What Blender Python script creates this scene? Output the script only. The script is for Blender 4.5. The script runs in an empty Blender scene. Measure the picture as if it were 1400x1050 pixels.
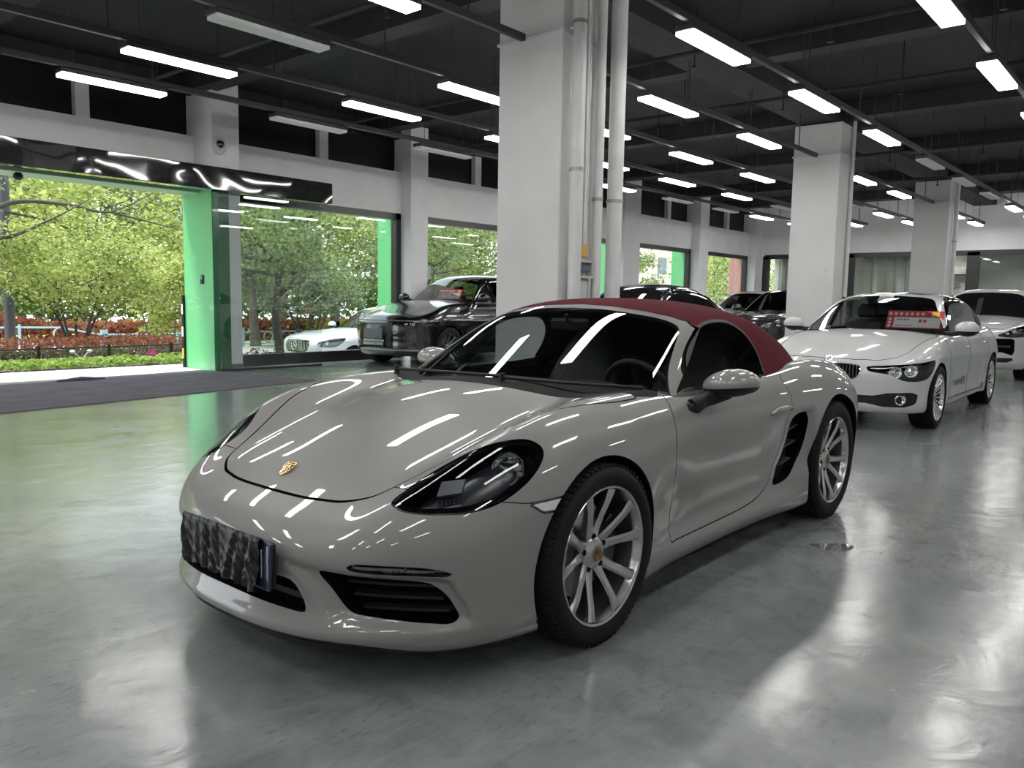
import bpy, math, random
import numpy as np
from mathutils import Vector, Matrix
random.seed(11); rng = np.random.default_rng(11)
SC = bpy.context.scene; COL = SC.collection
PI = math.pi

# ------------------------------------------------------------------ objects
def link(o, parent=None):
    COL.objects.link(o)
    if parent is not None: o.parent = parent
    return o
def tag(o, label=None, cat=None, group=None, kind=None):
    if label: o['label'] = label
    if cat: o['category'] = cat
    if group: o['group'] = group
    if kind: o['kind'] = kind
    return o
def thing(name, label, cat, loc=(0, 0, 0), rz=0.0, group=None):
    o = bpy.data.objects.new(name, None); o.empty_display_size = .1
    link(o); o.location = loc; o.rotation_euler = (0, 0, rz)
    return tag(o, label, cat, group)
KIDS = {}
def kids(o):
    return [c for c in bpy.data.objects if c.parent == o]
def copy_tree(o, parent=None, keep=True):
    c = o.copy(); COL.objects.link(c); c.parent = parent
    for ch in kids(o): copy_tree(ch, c)
    return c

# ------------------------------------------------------------------ materials
MATS = {}
def nodes_of(name):
    m = bpy.data.materials.new(name); m.use_nodes = True
    nt = m.node_tree; nt.nodes.clear()
    out = nt.nodes.new('ShaderNodeOutputMaterial')
    return m, nt, out
def N(nt, t, **kw):
    n = nt.nodes.new('ShaderNode' + t)
    for k, v in kw.items():
        if k.startswith('_'): setattr(n, k[1:], v)
        else:
            key = k.replace('_', ' ')
            n.inputs[key].default_value = v
    return n
def L(nt, a, b): nt.links.new(a, b)
def rgba(c): return (c[0], c[1], c[2], 1)
def mat(name, col, rough=.5, metal=0., coat=0., spec=.5, var=.06, nscale=6., bump=0., bscale=80., emit=None, es=0., sheen=0., coat_r=.02, stretch=None):
    """principled with a little procedural colour variation and optional bump"""
    if name in MATS: return MATS[name]
    m, nt, out = nodes_of(name)
    p = N(nt, 'BsdfPrincipled', Roughness=rough, Metallic=metal)
    p.inputs['Coat Weight'].default_value = coat; p.inputs['Coat Roughness'].default_value = coat_r
    p.inputs['Specular IOR Level'].default_value = spec
    if sheen: p.inputs['Sheen Weight'].default_value = sheen
    tc = N(nt, 'TexCoord')
    src = tc.outputs['Object']
    if stretch:
        mp = N(nt, 'Mapping'); mp.inputs['Scale'].default_value = stretch; L(nt, src, mp.inputs[0]); src = mp.outputs[0]
    nz = N(nt, 'TexNoise', Scale=nscale, Detail=4.); L(nt, src, nz.inputs['Vector'])
    rp = N(nt, 'ValToRGB'); e = rp.color_ramp.elements
    e[0].position = .3; e[1].position = .7
    e[0].color = rgba([max(0, c * (1 - var)) for c in col]); e[1].color = rgba([min(1, c * (1 + var)) for c in col])
    L(nt, nz.outputs[0], rp.inputs[0]); L(nt, rp.outputs[0], p.inputs['Base Color'])
    if bump:
        n2 = N(nt, 'TexNoise', Scale=bscale, Detail=3.); L(nt, src, n2.inputs['Vector'])
        b = N(nt, 'Bump', Strength=bump, Distance=.01); L(nt, n2.outputs[0], b.inputs['Height']); L(nt, b.outputs[0], p.inputs['Normal'])
    if emit: p.inputs['Emission Color'].default_value = rgba(emit); p.inputs['Emission Strength'].default_value = es
    L(nt, p.outputs[0], out.inputs[0]); MATS[name] = m; return m
def paint(name, col, metal=0., rough=.38):
    return mat(name, col, rough=rough, metal=metal, coat=1., coat_r=.012, var=.0, spec=.4)
def glass_mat(name, tint, ior=1.5, rough=0., boost=1.0):
    if name in MATS: return MATS[name]
    m, nt, out = nodes_of(name)
    t = N(nt, 'BsdfTransparent'); t.inputs[0].default_value = rgba(tint)
    g = N(nt, 'BsdfGlossy', Roughness=rough)
    f = N(nt, 'Fresnel', IOR=ior); mu = N(nt, 'Math', _operation='MULTIPLY'); mu.inputs[1].default_value = boost; mu.use_clamp = True
    ge = N(nt, 'NewGeometry'); ms = N(nt, 'Math', _operation='MULTIPLY_ADD'); ms.inputs[1].default_value = 1 / ior - ior; ms.inputs[2].default_value = ior
    L(nt, ge.outputs['Backfacing'], ms.inputs[0]); L(nt, ms.outputs[0], f.inputs['IOR'])
    L(nt, f.outputs[0], mu.inputs[0])
    mx = N(nt, 'MixShader'); L(nt, mu.outputs[0], mx.inputs[0]); L(nt, t.outputs[0], mx.inputs[1]); L(nt, g.outputs[0], mx.inputs[2])
    L(nt, mx.outputs[0], out.inputs[0]); MATS[name] = m; return m
def leaf_mat(name, stops, trans=.45):
    if name in MATS: return MATS[name]
    m, nt, out = nodes_of(name)
    ge = N(nt, 'NewGeometry'); rp = N(nt, 'ValToRGB')
    while len(rp.color_ramp.elements) < len(stops): rp.color_ramp.elements.new(.5)
    for i, c in enumerate(stops):
        rp.color_ramp.elements[i].position = i / (len(stops) - 1); rp.color_ramp.elements[i].color = rgba(c)
    L(nt, ge.outputs['Random Per Island'], rp.inputs[0])
    d = N(nt, 'BsdfDiffuse'); t = N(nt, 'BsdfTranslucent'); mx = N(nt, 'MixShader'); mx.inputs[0].default_value = trans
    L(nt, rp.outputs[0], d.inputs[0]); L(nt, rp.outputs[0], t.inputs[0])
    L(nt, d.outputs[0], mx.inputs[1]); L(nt, t.outputs[0], mx.inputs[2])
    L(nt, mx.outputs[0], out.inputs[0]); MATS[name] = m; return m

# ------------------------------------------------------------------ mesh building
def build(name, V, F, m, parent=None, Nr=None, flat=False, sharp=35, fm=None):
    me = bpy.data.meshes.new(name)
    me.from_pydata([tuple(map(float, v)) for v in V], [], [tuple(map(int, f)) for f in F])
    ms = m if isinstance(m, (list, tuple)) else [m]
    for a in ms: me.materials.append(a)
    if fm is not None: me.polygons.foreach_set('material_index', np.asarray(fm, dtype=np.int32))
    if not flat:
        me.polygons.foreach_set('use_smooth', np.ones(len(me.polygons), dtype=bool))
        if Nr is not None: me.normals_split_custom_set_from_vertices([tuple(map(float, n)) for n in Nr])
        elif sharp: me.set_sharp_from_angle(angle=math.radians(sharp))
    me.update()
    return link(bpy.data.objects.new(name, me), parent)
class MB:
    def __init__(s): s.V = []; s.F = []; s.M = []; s.cur = 0
    def add(s, V, F):
        o = len(s.V); s.V += [tuple(v) for v in V]; s.F += [tuple(i + o for i in f) for f in F]; s.M += [s.cur] * len(F); return s
    def box(s, c, d, b=0., R=None):
        x, y, z = d[0] / 2, d[1] / 2, d[2] / 2
        b = min(b, x * .9, y * .9, z * .9)
        if b <= 0:
            P = [(sx * x, sy * y, sz * z) for sx in (-1, 1) for sy in (-1, 1) for sz in (-1, 1)]
            F = [(0, 1, 3, 2), (4, 6, 7, 5), (0, 4, 5, 1), (2, 3, 7, 6), (0, 2, 6, 4), (1, 5, 7, 3)]
        else:
            P = []; id = {}
            for sx in (-1, 1):
                for sy in (-1, 1):
                    for sz in (-1, 1):
                        for a in range(3):
                            q = [sx * (x - b), sy * (y - b), sz * (z - b)]; q[a] += (sx, sy, sz)[a] * b
                            id[(sx, sy, sz, a)] = len(P); P.append(tuple(q))
            F = []
            for a in range(3):
                for sgn in (-1, 1):
                    o1, o2 = [(1, 2), (2, 0), (0, 1)][a]
                    loop = []
                    for (p, q) in ((-1, -1), (1, -1), (1, 1), (-1, 1)):
                        t = [0, 0, 0]; t[a] = sgn; t[o1] = p; t[o2] = q; loop.append(id[(t[0], t[1], t[2], a)])
                    F.append(tuple(loop if sgn > 0 else loop[::-1]))
            for a in range(3):
                o1, o2 = [(1, 2), (2, 0), (0, 1)][a]
                for s1 in (-1, 1):
                    for s2 in (-1, 1):
                        e = []
                        for s0 in (-1, 1):
                            t = [0, 0, 0]; t[a] = s0; t[o1] = s1; t[o2] = s2; e.append(t)
                        q = (id[tuple(e[0]) + (o1,)], id[tuple(e[1]) + (o1,)], id[tuple(e[1]) + (o2,)], id[tuple(e[0]) + (o2,)])
                        F.append(q if s1 * s2 < 0 else q[::-1])
            for sx in (-1, 1):
                for sy in (-1, 1):
                    for sz in (-1, 1):
                        q = tuple(id[(sx, sy, sz, a)] for a in range(3)); F.append(q if sx * sy * sz > 0 else q[::-1])
        if R is not None: P = [R @ Vector(p) for p in P]
        return s.add([(p[0] + c[0], p[1] + c[1], p[2] + c[2]) for p in P], F)
    def tube(s, pts, r, n=8, cap=True):
        pts = [Vector(p) for p in pts]; rs = r if isinstance(r, (list, tuple)) else [r] * len(pts)
        V = []; up = None
        for i, p in enumerate(pts):
            d = (pts[min(i + 1, len(pts) - 1)] - pts[max(i - 1, 0)]).normalized()
            if up is None: up = d.orthogonal().normalized()
            u = (up - d * up.dot(d)).normalized(); up = u; w = d.cross(u)
            for k in range(n):
                a = 2 * PI * k / n; V.append(p + (u * math.cos(a) + w * math.sin(a)) * rs[i])
        F = [(i * n + k, i * n + (k + 1) % n, (i + 1) * n + (k + 1) % n, (i + 1) * n + k) for i in range(len(pts) - 1) for k in range(n)]
        if cap: F += [tuple(range(n))[::-1], tuple((len(pts) - 1) * n + k for k in range(n))]
        return s.add(V, F)
    def lathe(s, prof, n=32, c=(0, 0, 0), axis='y', closed=False, a0=0, a1=2 * PI):
        V = []; full = abs(a1 - a0 - 2 * PI) < 1e-6; m = n if full else n + 1
        for k in range(m):
            a = a0 + (a1 - a0) * k / n; ca, sa = math.cos(a), math.sin(a)
            for r, h in prof:
                V.append((c[0] + r * ca, c[1] + h, c[2] + r * sa) if axis == 'y' else ((c[0] + r * ca, c[1] + r * sa, c[2] + h) if axis == 'z' else (c[0] + h, c[1] + r * ca, c[2] + r * sa)))
        q = len(prof); F = []
        for k in range(n):
            k2 = (k + 1) % m
            for j in range(q - 1 + (1 if closed else 0)):
                j2 = (j + 1) % q
                f = (k * q + j, k * q + j2, k2 * q + j2, k2 * q + j)
                F.append(f)
        return s.add(V, F)
    def prism(s, poly, h, frame):
        """poly 2D, extruded along frame z; frame = Matrix 4x4"""
        n = len(poly)
        V = [frame @ Vector((p[0], p[1], 0)) for p in poly] + [frame @ Vector((p[0], p[1], h)) for p in poly]
        F = [tuple(range(n))[::-1], tuple(range(n, 2 * n))] + [(i, (i + 1) % n, n + (i + 1) % n, n + i) for i in range(n)]
        return s.add(V, F)
    def build(s, name, m, parent=None, flat=False, sharp=35):
        return build(name, s.V, s.F, m, parent, flat=flat, sharp=sharp, fm=s.M if isinstance(m, (list, tuple)) else None)
def bx(name, c, d, m, parent=None, b=.0, R=None):
    return MB().box(c, d, b, R).build(name, m, parent)
def frame_from(o, xa, za):
    z = Vector(za).normalized(); x = Vector(xa); x = (x - z * x.dot(z)).normalized(); y = z.cross(x)
    M = Matrix((x, y, z)).transposed().to_4x4(); M.translation = Vector(o); return M

# ------------------------------------------------------------------ curves and implicit surfaces
class Spl:
    """natural cubic spline with linear ends"""
    def __init__(s, *pts):
        a = np.array(sorted(pts), float); s.x, s.y = a[:, 0], a[:, 1]; n = len(s.x); h = np.diff(s.x)
        A = np.eye(n); b = np.zeros(n)
        for i in range(1, n - 1):
            A[i, i - 1], A[i, i], A[i, i + 1] = h[i - 1], 2 * (h[i - 1] + h[i]), h[i]
            b[i] = 6 * ((s.y[i + 1] - s.y[i]) / h[i] - (s.y[i] - s.y[i - 1]) / h[i - 1])
        s.m = np.linalg.solve(A, b); s.h = h
    def __call__(s, q):
        q = np.asarray(q, float); x, y, m, h = s.x, s.y, s.m, s.h
        i = np.clip(np.searchsorted(x, q) - 1, 0, len(x) - 2); qc = np.clip(q, x[0], x[-1])
        a = (x[i + 1] - qc) / h[i]; b = (qc - x[i]) / h[i]
        v = a * y[i] + b * y[i + 1] + ((a ** 3 - a) * m[i] + (b ** 3 - b) * m[i + 1]) * h[i] ** 2 / 6
        s0 = (y[1] - y[0]) / h[0] - h[0] * m[1] / 6; s1 = (y[-1] - y[-2]) / h[-1] + h[-1] * m[-2] / 6
        return v + np.where(q < x[0], (q - x[0]) * s0, 0) + np.where(q > x[-1], (q - x[-1]) * s1, 0)
def smax(k, *f):
    m = np.maximum.reduce(f); return m + k * np.log(sum(np.exp((a - m) / k) for a in f))
def sst(a, b, x):
    t = np.clip((x - a) / (b - a), 0, 1); return t * t * t * (t * (6 * t - 15) + 10)
def cr(pts, n=6, closed=True):
    """Catmull-Rom resampling"""
    P = [np.array(p, float) for p in pts]; out = []; m = len(P)
    for i in range(m if closed else m - 1):
        p0, p1, p2, p3 = (P[(i - 1) % m], P[i], P[(i + 1) % m], P[(i + 2) % m]) if closed else (P[max(i - 1, 0)], P[i], P[i + 1], P[min(i + 2, m - 1)])
        for k in range(n):
            t = k / n
            out.append(.5 * ((2 * p1) + (-p0 + p2) * t + (2 * p0 - 5 * p1 + 4 * p2 - p3) * t * t + (-p0 + 3 * p1 - 3 * p2 + p3) * t ** 3))
    if not closed: out.append(P[-1])
    return np.array(out)
def psd(A, B, poly):
    """signed distance (negative inside) of points (A,B) to a polygon"""
    P = np.asarray(poly, float); Q = np.roll(P, -1, 0); A = np.asarray(A, float); B = np.asarray(B, float)
    d = np.full(A.shape, 1e9); ins = np.zeros(A.shape, bool)
    for (x0, y0), (x1, y1) in zip(P, Q):
        ex, ey = x1 - x0, y1 - y0; l = ex * ex + ey * ey
        if l < 1e-14: continue
        t = np.clip(((A - x0) * ex + (B - y0) * ey) / l, 0, 1)
        d = np.minimum(d, (A - x0 - t * ex) ** 2 + (B - y0 - t * ey) ** 2)
        c = (y0 <= B) != (y1 <= B)
        if abs(ey) > 1e-14: ins ^= c & (A < x0 + (B - y0) / ey * ex)
    return np.where(ins, -1, 1) * np.sqrt(d)
def grad(F, V, e=2e-4):
    g = np.empty_like(V)
    for k in range(3):
        a = V.copy(); b = V.copy(); a[:, k] += e; b[:, k] -= e
        g[:, k] = (F(a[:, 0], a[:, 1], a[:, 2]) - F(b[:, 0], b[:, 1], b[:, 2])) / (2 * e)
    return g
def isosurf(F, b, h):
    xs, ys, zs = (np.arange(b[2 * i], b[2 * i + 1] + h, h) for i in range(3))
    f = np.empty((len(xs), len(ys), len(zs)))
    Y, Z = np.meshgrid(ys, zs, indexing='ij')
    for i0 in range(0, len(xs), 24):
        X = xs[i0:i0 + 24][:, None, None] + 0 * Y; f[i0:i0 + 24] = F(X, Y + 0 * X, Z + 0 * X)
    s = f < 0
    def cn(a, o): return a[o[0]:a.shape[0] - 1 + o[0], o[1]:a.shape[1] - 1 + o[1], o[2]:a.shape[2] - 1 + o[2]]
    offs = [(i, j, k) for i in (0, 1) for j in (0, 1) for k in (0, 1)]
    cnt = sum(cn(s, o).astype(np.int8) for o in offs); mixed = (cnt > 0) & (cnt < 8)
    idx = np.full(mixed.shape, -1, np.int64); n = mixed.sum(); idx[mixed] = np.arange(n)
    cell = np.argwhere(mixed).astype(float); val = {o: cn(f, o)[mixed] for o in offs}
    acc = np.zeros((n, 3)); w = np.zeros(n)
    for a in offs:
        for k in range(3):
            if a[k]: continue
            bb = list(a); bb[k] = 1; bb = tuple(bb); fa, fb = val[a], val[bb]; c = (fa < 0) != (fb < 0)
            t = np.where(c, fa / np.where(c, fa - fb, 1), 0); p = np.array(a, float) + np.eye(3)[k] * t[:, None]
            acc[c] += p[c]; w[c] += 1
    V = np.array([xs[0], ys[0], zs[0]]) + (cell + acc / w[:, None]) * h
    Q = []
    for k in range(3):
        k1, k2 = (k + 1) % 3, (k + 2) % 3
        sl = [slice(None)] * 3; sl2 = [slice(None)] * 3; sl[k] = slice(0, -1); sl2[k] = slice(1, None)
        s0, s1 = s[tuple(sl)], s[tuple(sl2)]; E = np.argwhere(s0 != s1)
        E = E[(E[:, k1] > 0) & (E[:, k2] > 0) & (E[:, k1] < idx.shape[k1]) & (E[:, k2] < idx.shape[k2])]
        pos = s0[E[:, 0], E[:, 1], E[:, 2]]
        def at(d1, d2):
            q = E.copy(); q[:, k1] -= d1; q[:, k2] -= d2; return idx[q[:, 0], q[:, 1], q[:, 2]]
        q = np.stack([at(1, 1), at(0, 1), at(0, 0), at(1, 0)], 1)
        q[~pos] = q[~pos][:, ::-1]; Q.append(q[(q >= 0).all(1)])
    Q = np.concatenate(Q)
    for it in range(4):
        g = grad(F, V); v = F(V[:, 0], V[:, 1], V[:, 2]); st = g * (v / np.maximum((g * g).sum(1), .05))[:, None]
        ln = np.linalg.norm(st, axis=1, keepdims=True); V = V - st * np.minimum(1, h / np.maximum(ln, 1e-9))
    g = grad(F, V, 1e-3); Nn = g / np.maximum(np.linalg.norm(g, axis=1, keepdims=True), 1e-9)
    fnv = np.cross(V[Q[:, 2]] - V[Q[:, 0]], V[Q[:, 3]] - V[Q[:, 1]])
    bad = (fnv * Nn[Q].sum(1)).sum(1) < 0
    Q[bad] = Q[bad][:, ::-1]
    return V, Nn, [tuple(q) for q in Q.tolist()]
def compact(V, Nn, F):
    used = sorted({i for f in F for i in f}); mp = {u: k for k, u in enumerate(used)}
    return V[used] if len(used) else V[:0], Nn[used] if len(used) else Nn[:0], [tuple(mp[i] for i in f) for f in F]
def clip(M, f):
    """part of mesh M where f >= 0, cut exactly along f = 0"""
    V, Nn, F = M; f = np.where(np.abs(f) < 1e-7, 1e-7, f); ins = (f > 0).tolist(); fl = f.tolist()
    nv, nn, cache, out = [], [], {}, []; base = len(V)
    def cut(a, b):
        k = (a, b) if a < b else (b, a)
        if k not in cache:
            a, b = k; t = fl[a] / (fl[a] - fl[b]); nv.append(V[a] + (V[b] - V[a]) * t)
            n = Nn[a] + (Nn[b] - Nn[a]) * t; nn.append(n / max(np.linalg.norm(n), 1e-9)); cache[k] = base + len(nv) - 1
        return cache[k]
    for fc in F:
        c = sum(ins[i] for i in fc)
        if c == len(fc): out.append(fc)
        elif c:
            r = []; m = len(fc)
            for j in range(m):
                a, b = fc[j], fc[(j + 1) % m]
                if ins[a]: r.append(a)
                if ins[a] != ins[b]: r.append(cut(a, b))
            if len(r) > 2: out.append(tuple(r))
    if nv: V = np.concatenate([V, np.array(nv)]); Nn = np.concatenate([Nn, np.array(nn)])
    return compact(V, Nn, out)
def border(F):
    e = {}
    for f in F:
        for j in range(len(f)): e[(f[j], f[(j + 1) % len(f)])] = 1
    return [(a, b) for (a, b) in e if (b, a) not in e]
def flanged(M, d, skip_mid=True):
    """return V,N,F,materialindex with the open edges folded inwards by d (material 1)"""
    V, Nn, F = M; B = border(F); V2 = [V]; N2 = [Nn]; F2 = list(F); fm = [0] * len(F); o = len(V); ev, en = [], []
    for a, b in B:
        if skip_mid and abs(V[a][1]) < 1e-4 and abs(V[b][1]) < 1e-4: continue
        t = V[b] - V[a]; n = np.cross(t, Nn[a] + Nn[b]); l = np.linalg.norm(n)
        if l < 1e-12: continue
        n = n / l; i = o + len(ev)
        ev += [V[a], V[b], V[b] - Nn[b] * d, V[a] - Nn[a] * d]; en += [n] * 4
        F2.append((i + 1, i, i + 3, i + 2)); fm.append(1)
    if ev: V2.append(np.array(ev)); N2.append(np.array(en))
    return np.concatenate(V2), np.concatenate(N2), F2, fm
def tray(M, d):
    """recessed copy of patch M with side walls (a pocket d deep)"""
    V, Nn, F = M; n = len(V); W = V - Nn * d; F2 = list(F)
    V2 = np.concatenate([W, V]); N2 = np.concatenate([Nn, Nn])
    for a, b in border(F):
        if abs(V[a][1]) < 1e-4 and abs(V[b][1]) < 1e-4: continue
        F2.append((a, b, n + b, n + a))
    return V2, N2, F2
def mirror(M):
    V, Nn, F = M[0].copy(), M[1].copy(), M[2]; V[:, 1] *= -1; Nn[:, 1] *= -1
    return (V, Nn, [f[::-1] for f in F]) + tuple(M[3:])
def both(M):
    A = M; B = mirror(M); n = len(A[0])
    r = (np.concatenate([A[0], B[0]]), np.concatenate([A[1], B[1]]), list(A[2]) + [tuple(i + n for i in f) for f in B[2]])
    return r + ((list(A[3]) + list(B[3]),) if len(A) > 3 else ())
def put(name, M, m, parent, custom=True):
    if len(M[2]) == 0: return None
    return build(name, M[0], M[2], m, parent, Nr=M[1] if custom else None, fm=M[3] if len(M) > 3 else None)
# ------------------------------------------------------------------ shared car materials
black_plastic = mat('black_plastic', (.0055, .0055, .006), rough=.55, spec=.25)
gap_black = mat('gap_black', (.0012, .0012, .0012), rough=.9, spec=.1)  # on folded panel edges this black paints in the shade of the gaps
gloss_black = mat('gloss_black', (.003, .003, .0035), rough=.06, coat=1.)
rubber = mat('tyre_rubber', (.0045, .0045, .0045), rough=.8, spec=.2, bump=.25, bscale=220.)
silver = mat('alloy_silver', (.50, .50, .495), rough=.22, metal=1., var=.03)
dark_metal = mat('dark_metal', (.09, .09, .095), rough=.45, metal=.8)
disc_steel = mat('disc_steel', (.30, .30, .30), rough=.38, metal=.95)
chrome = mat('chrome', (.75, .75, .76), rough=.08, metal=1., var=0)
dark_trim = mat('dark_trim', (.007, .007, .008), rough=.6)
cabin_dark = mat('cabin_dark', (.006, .006, .0065), rough=.75)
leather = mat('black_leather', (.022, .021, .021), rough=.5, bump=.15, bscale=300.)
lens_clear = glass_mat('clear_lens', (.93, .95, .96), 1.45)
lens_smoke = glass_mat('smoked_lens', (.80, .82, .85), 1.5)
car_glass = glass_mat('car_glass', (.52, .56, .555), 1.55, boost=1.25)
tint_glass = glass_mat('tinted_glass', (.10, .11, .11), 1.55, boost=1.2)
white_led = mat('white_lamp', (.8, .8, .8), rough=.25, var=0)
gold = mat('badge_gold', (.42, .26, .06), rough=.25, metal=1.)
red_enamel = mat('red_enamel', (.25, .01, .01), rough=.3)
mirror_glass = mat('mirror_glass', (.7, .72, .73), rough=.02, metal=1., var=0)

def wheel(name, R, half, rim, spokes, parent, loc, turn=0., pairs=True, spoke_mat=None, cap='gold'):
    """road wheel, axis along y, outboard face towards +y; alloy with tyre, disc, caliper and cap as sub-parts"""
    sm = spoke_mat or silver
    hl = half - .006                                     # rim lip
    w = MB()
    w.lathe([(rim, hl), (rim - .003, hl + .004), (rim - .011, hl + .001), (rim - .014, hl - .008), (rim - .020, hl - .018), (rim - .023, hl - .030)], 64)
    n = spokes
    for k in range(n):
        if pairs: c = 2 * PI * (k // 2) / (n // 2) + PI / 2; sg = 1 if k % 2 else -1; a0, a1 = c + sg * .20, c + sg * .30
        else: a0 = a1 = 2 * PI * k / n + PI / 2
        wd = [.050, .040, .034, .036, .046] if pairs else [.022, .016, .014, .016, .020]
        ra = [.052, .09, .14, .195, rim - .016]
        fy = [hl - .050, hl - .044, hl - .030, hl - .013, hl - .004]; th = [.036, .034, .030, .026, .022]
        V, F = [], []
        for i in range(5):
            t = i / 4; a = a0 + (a1 - a0) * t; c, s = math.cos(a), math.sin(a); h = wd[i] / 2
            for (u, v) in ((-h, -th[i]), (-h, -.007), (-h * .55, 0), (h * .55, 0), (h, -.007), (h, -th[i])):
                V.append((ra[i] * c - u * s, fy[i] + v, ra[i] * s + u * c))
        for i in range(4):
            for j in range(6): F.append((i * 6 + j, i * 6 + (j + 1) % 6, i * 6 + 6 + (j + 1) % 6, i * 6 + 6 + j))
        w.add(V, F)
    hub = [(.0, hl - .034), (.034, hl - .034), (.050, hl - .040), (.066, hl - .052), (.075, hl - .075), (.075, hl - .12)]
    w.lathe(hub, 40)
    root = w.build(name, sm, parent, sharp=28); br = MB(); br.lathe([(rim - .023, hl - .030), (rim - .027, hl - .06), (rim - .028, -half * .8), (rim - .004, -half)], 48); br.build('rim_barrel', dark_metal, root); root.location = loc; root.rotation_euler = (0, turn, 0)
    b = half
    t = MB(); pr = [(rim - .004, -b + .01), (rim + .006, -b - .001), (rim + (R - rim) * .45, -b - .008), (R - .022, -b - .003), (R - .009, -b + .012), (R - .003, -b + .03)]
    for g in (-.52, -.17, .17, .52):
        y = g * b; pr += [(R, y - .006), (R - .008, y - .004), (R - .008, y + .004), (R, y + .006)]
    pr += [(r, -y) for r, y in pr[:6][::-1]]
    t.lathe(pr, 72)
    for k in range(72):                                   # tread blocks on the shoulders
        a = 2 * PI * k / 72; c, s = math.cos(a), math.sin(a)
        for sg in (-1, 1):
            M = Matrix(((c, 0, -s), (0, 1, 0), (s, 0, c))).transposed().transposed()
            t.box(((R - .004) * c, sg * b * .80, (R - .004) * s), (.011, b * .26, .017), 0, Matrix(((c, 0, -s), (0, 1, 0), (s, 0, c))))
    t.build('tyre', rubber, root, sharp=40)
    d = MB(); rd = rim * .68
    d.lathe([(.06, -.005), (rd, -.005), (rd, .018 - .04), (.06, -.022)], 48)
    d.build('brake_disc', disc_steel, root)
    c = MB(); c.lathe([(rd * .66, .030), (rd * 1.08, .030), (rd * 1.08, -.045), (rd * .66, -.045)], 10, closed=True, a0=PI * .82, a1=PI * 1.2); c.build('brake_caliper', dark_metal, root)
    bk = MB(); bk.lathe([(.02, -.05), (rim - .03, -.05)], 32); bk.build('dust_shield', gap_black, root)
    if pairs:
        for k in range(spokes // 2):
            a = 2 * PI * k / (spokes // 2) + PI / 2; lg = MB(); lg.lathe([(0, hl - .045), (.011, hl - .045), (.013, hl - .05), (.013, hl - .09)], 12, (.064 * math.cos(a), 0, .064 * math.sin(a))); lg.build('wheel_bolt', gap_black, root)
    cp = MB(); cp.lathe([(0, hl - .030), (.024, hl - .030), (.031, hl - .033), (.033, hl - .038)], 28)
    co = cp.build('centre_cap', mat('cap_grey', (.13, .13, .125), rough=.4, metal=.5), root)
    if cap == 'gold': crest_badge(co, frame_from((0, hl - .0295, 0), (1, 0, 0), (0, 1, 0)), .024, 'cap_crest')
    return root

def crest_badge(parent, M, s, name):
    """small gold shield with red and black quarters and a little inner shield"""
    sh = [(-.82, 1), (.82, 1), (.86, .2), (.62, -.55), (0, -1.12), (-.62, -.55), (-.86, .2)]
    b = MB(); b.prism([(x * s, y * s) for x, y in sh], .0025, M)
    o = b.build(name, gold, parent, sharp=20)
    q = MB(); up = M @ Matrix.Translation((0, 0, .0004))
    for (x0, y0, sg) in ((.06, -.05, 1), (-.76, -.05, 0), (-.70, -.80, 1), (.06, -.75, 0)):
        for i in range(3):
            q.cur = i % 2
            w_, h_ = (.21, .68) if sg else (.62, .10); px, py = (x0 + i * .235, y0) if sg else (x0 + .05, y0 + .08 + i * .22)
            if not sg: q.cur = 1
            q.prism([(px * s, py * s), ((px + w_) * s, py * s), ((px + w_) * s, (py + h_) * s), (px * s, (py + h_) * s)], .003, up)
    q.build('crest_stripes', [red_enamel, gloss_black], o, flat=True)
    i_ = MB(); i_.prism([(x * s * .42, y * s * .42) for x, y in sh], .0042, M); i_.build('crest_shield', gold, o, flat=True)
    h = MB(); h.prism([(-.1 * s, -.25 * s), (.08 * s, -.25 * s), (.05 * s, 0), (.14 * s, .14 * s), (.02 * s, .3 * s), (-.14 * s, .12 * s)], .005, M); h.build('crest_horse', gloss_black, o, flat=True)
    t = MB()
    for k in range(7): t.prism([((-.66 + k * .19) * s, .72 * s), ((-.56 + k * .19) * s, .72 * s), ((-.56 + k * .19) * s, .9 * s), ((-.66 + k * .19) * s, .9 * s)], .003, M)
    t.build('crest_band', gloss_black, o, flat=True)
    return o

# ------------------------------------------------------------------ the grey roadster: surface definition
hZc = Spl((.98,.44),(.9,.515),(.84,.552),(.78,.58),(.68,.627),(.5,.695),(.3,.760),(.1,.816),(-.1,.859),(-.3,.888),(-.5,.905),(-.8,.915),(-1.5,.915),(-2.2,.925),(-2.6,.915),(-3.0,.885),(-3.3,.855),(-3.5,.79))
hZk = Spl((.98,.40),(.8,.548),(.6,.652),(.45,.729),(.3,.790),(.1,.842),(-.1,.868),(-.3,.878),(-.6,.884),(-1.0,.884),(-1.5,.893),(-2.0,.918),(-2.4,.930),(-2.7,.915),(-3.0,.88),(-3.4,.80))
hYk = Spl((.98,.53),(.6,.645),(.3,.715),(0,.735),(-.4,.738),(-.8,.75),(-1.4,.765),(-2,.76),(-2.5,.745),(-3,.70),(-3.5,.6))
hWs = Spl((1,.865),(.4,.872),(0,.892),(-.3,.890),(-.6,.872),(-1.2,.858),(-1.7,.868),(-2.1,.895),(-2.5,.914),(-2.9,.910),(-3.2,.875),(-3.5,.80))
hIn = Spl((.10,.075),(.15,.042),(.195,.014),(.235,.018),(.28,.038),(.34,.044),(.42,.034),(.52,.014),(.62,.003),(.70,0.0),(.78,.008),(.86,.035),(.95,.085),(1.1,.2))
hIf = Spl((.10,.06),(.15,.035),(.20,.022),(.3,.012),(.45,.004),(.6,.0),(.72,.012),(.82,.045),(.95,.11),(1.1,.2))
hXn = Spl((.08,.80),(.13,.90),(.17,.945),(.20,.955),(.235,.940),(.28,.925),(.36,.932),(.44,.948),(.50,.940),(.56,.91),(.65,.84),(.8,.7))
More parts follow.
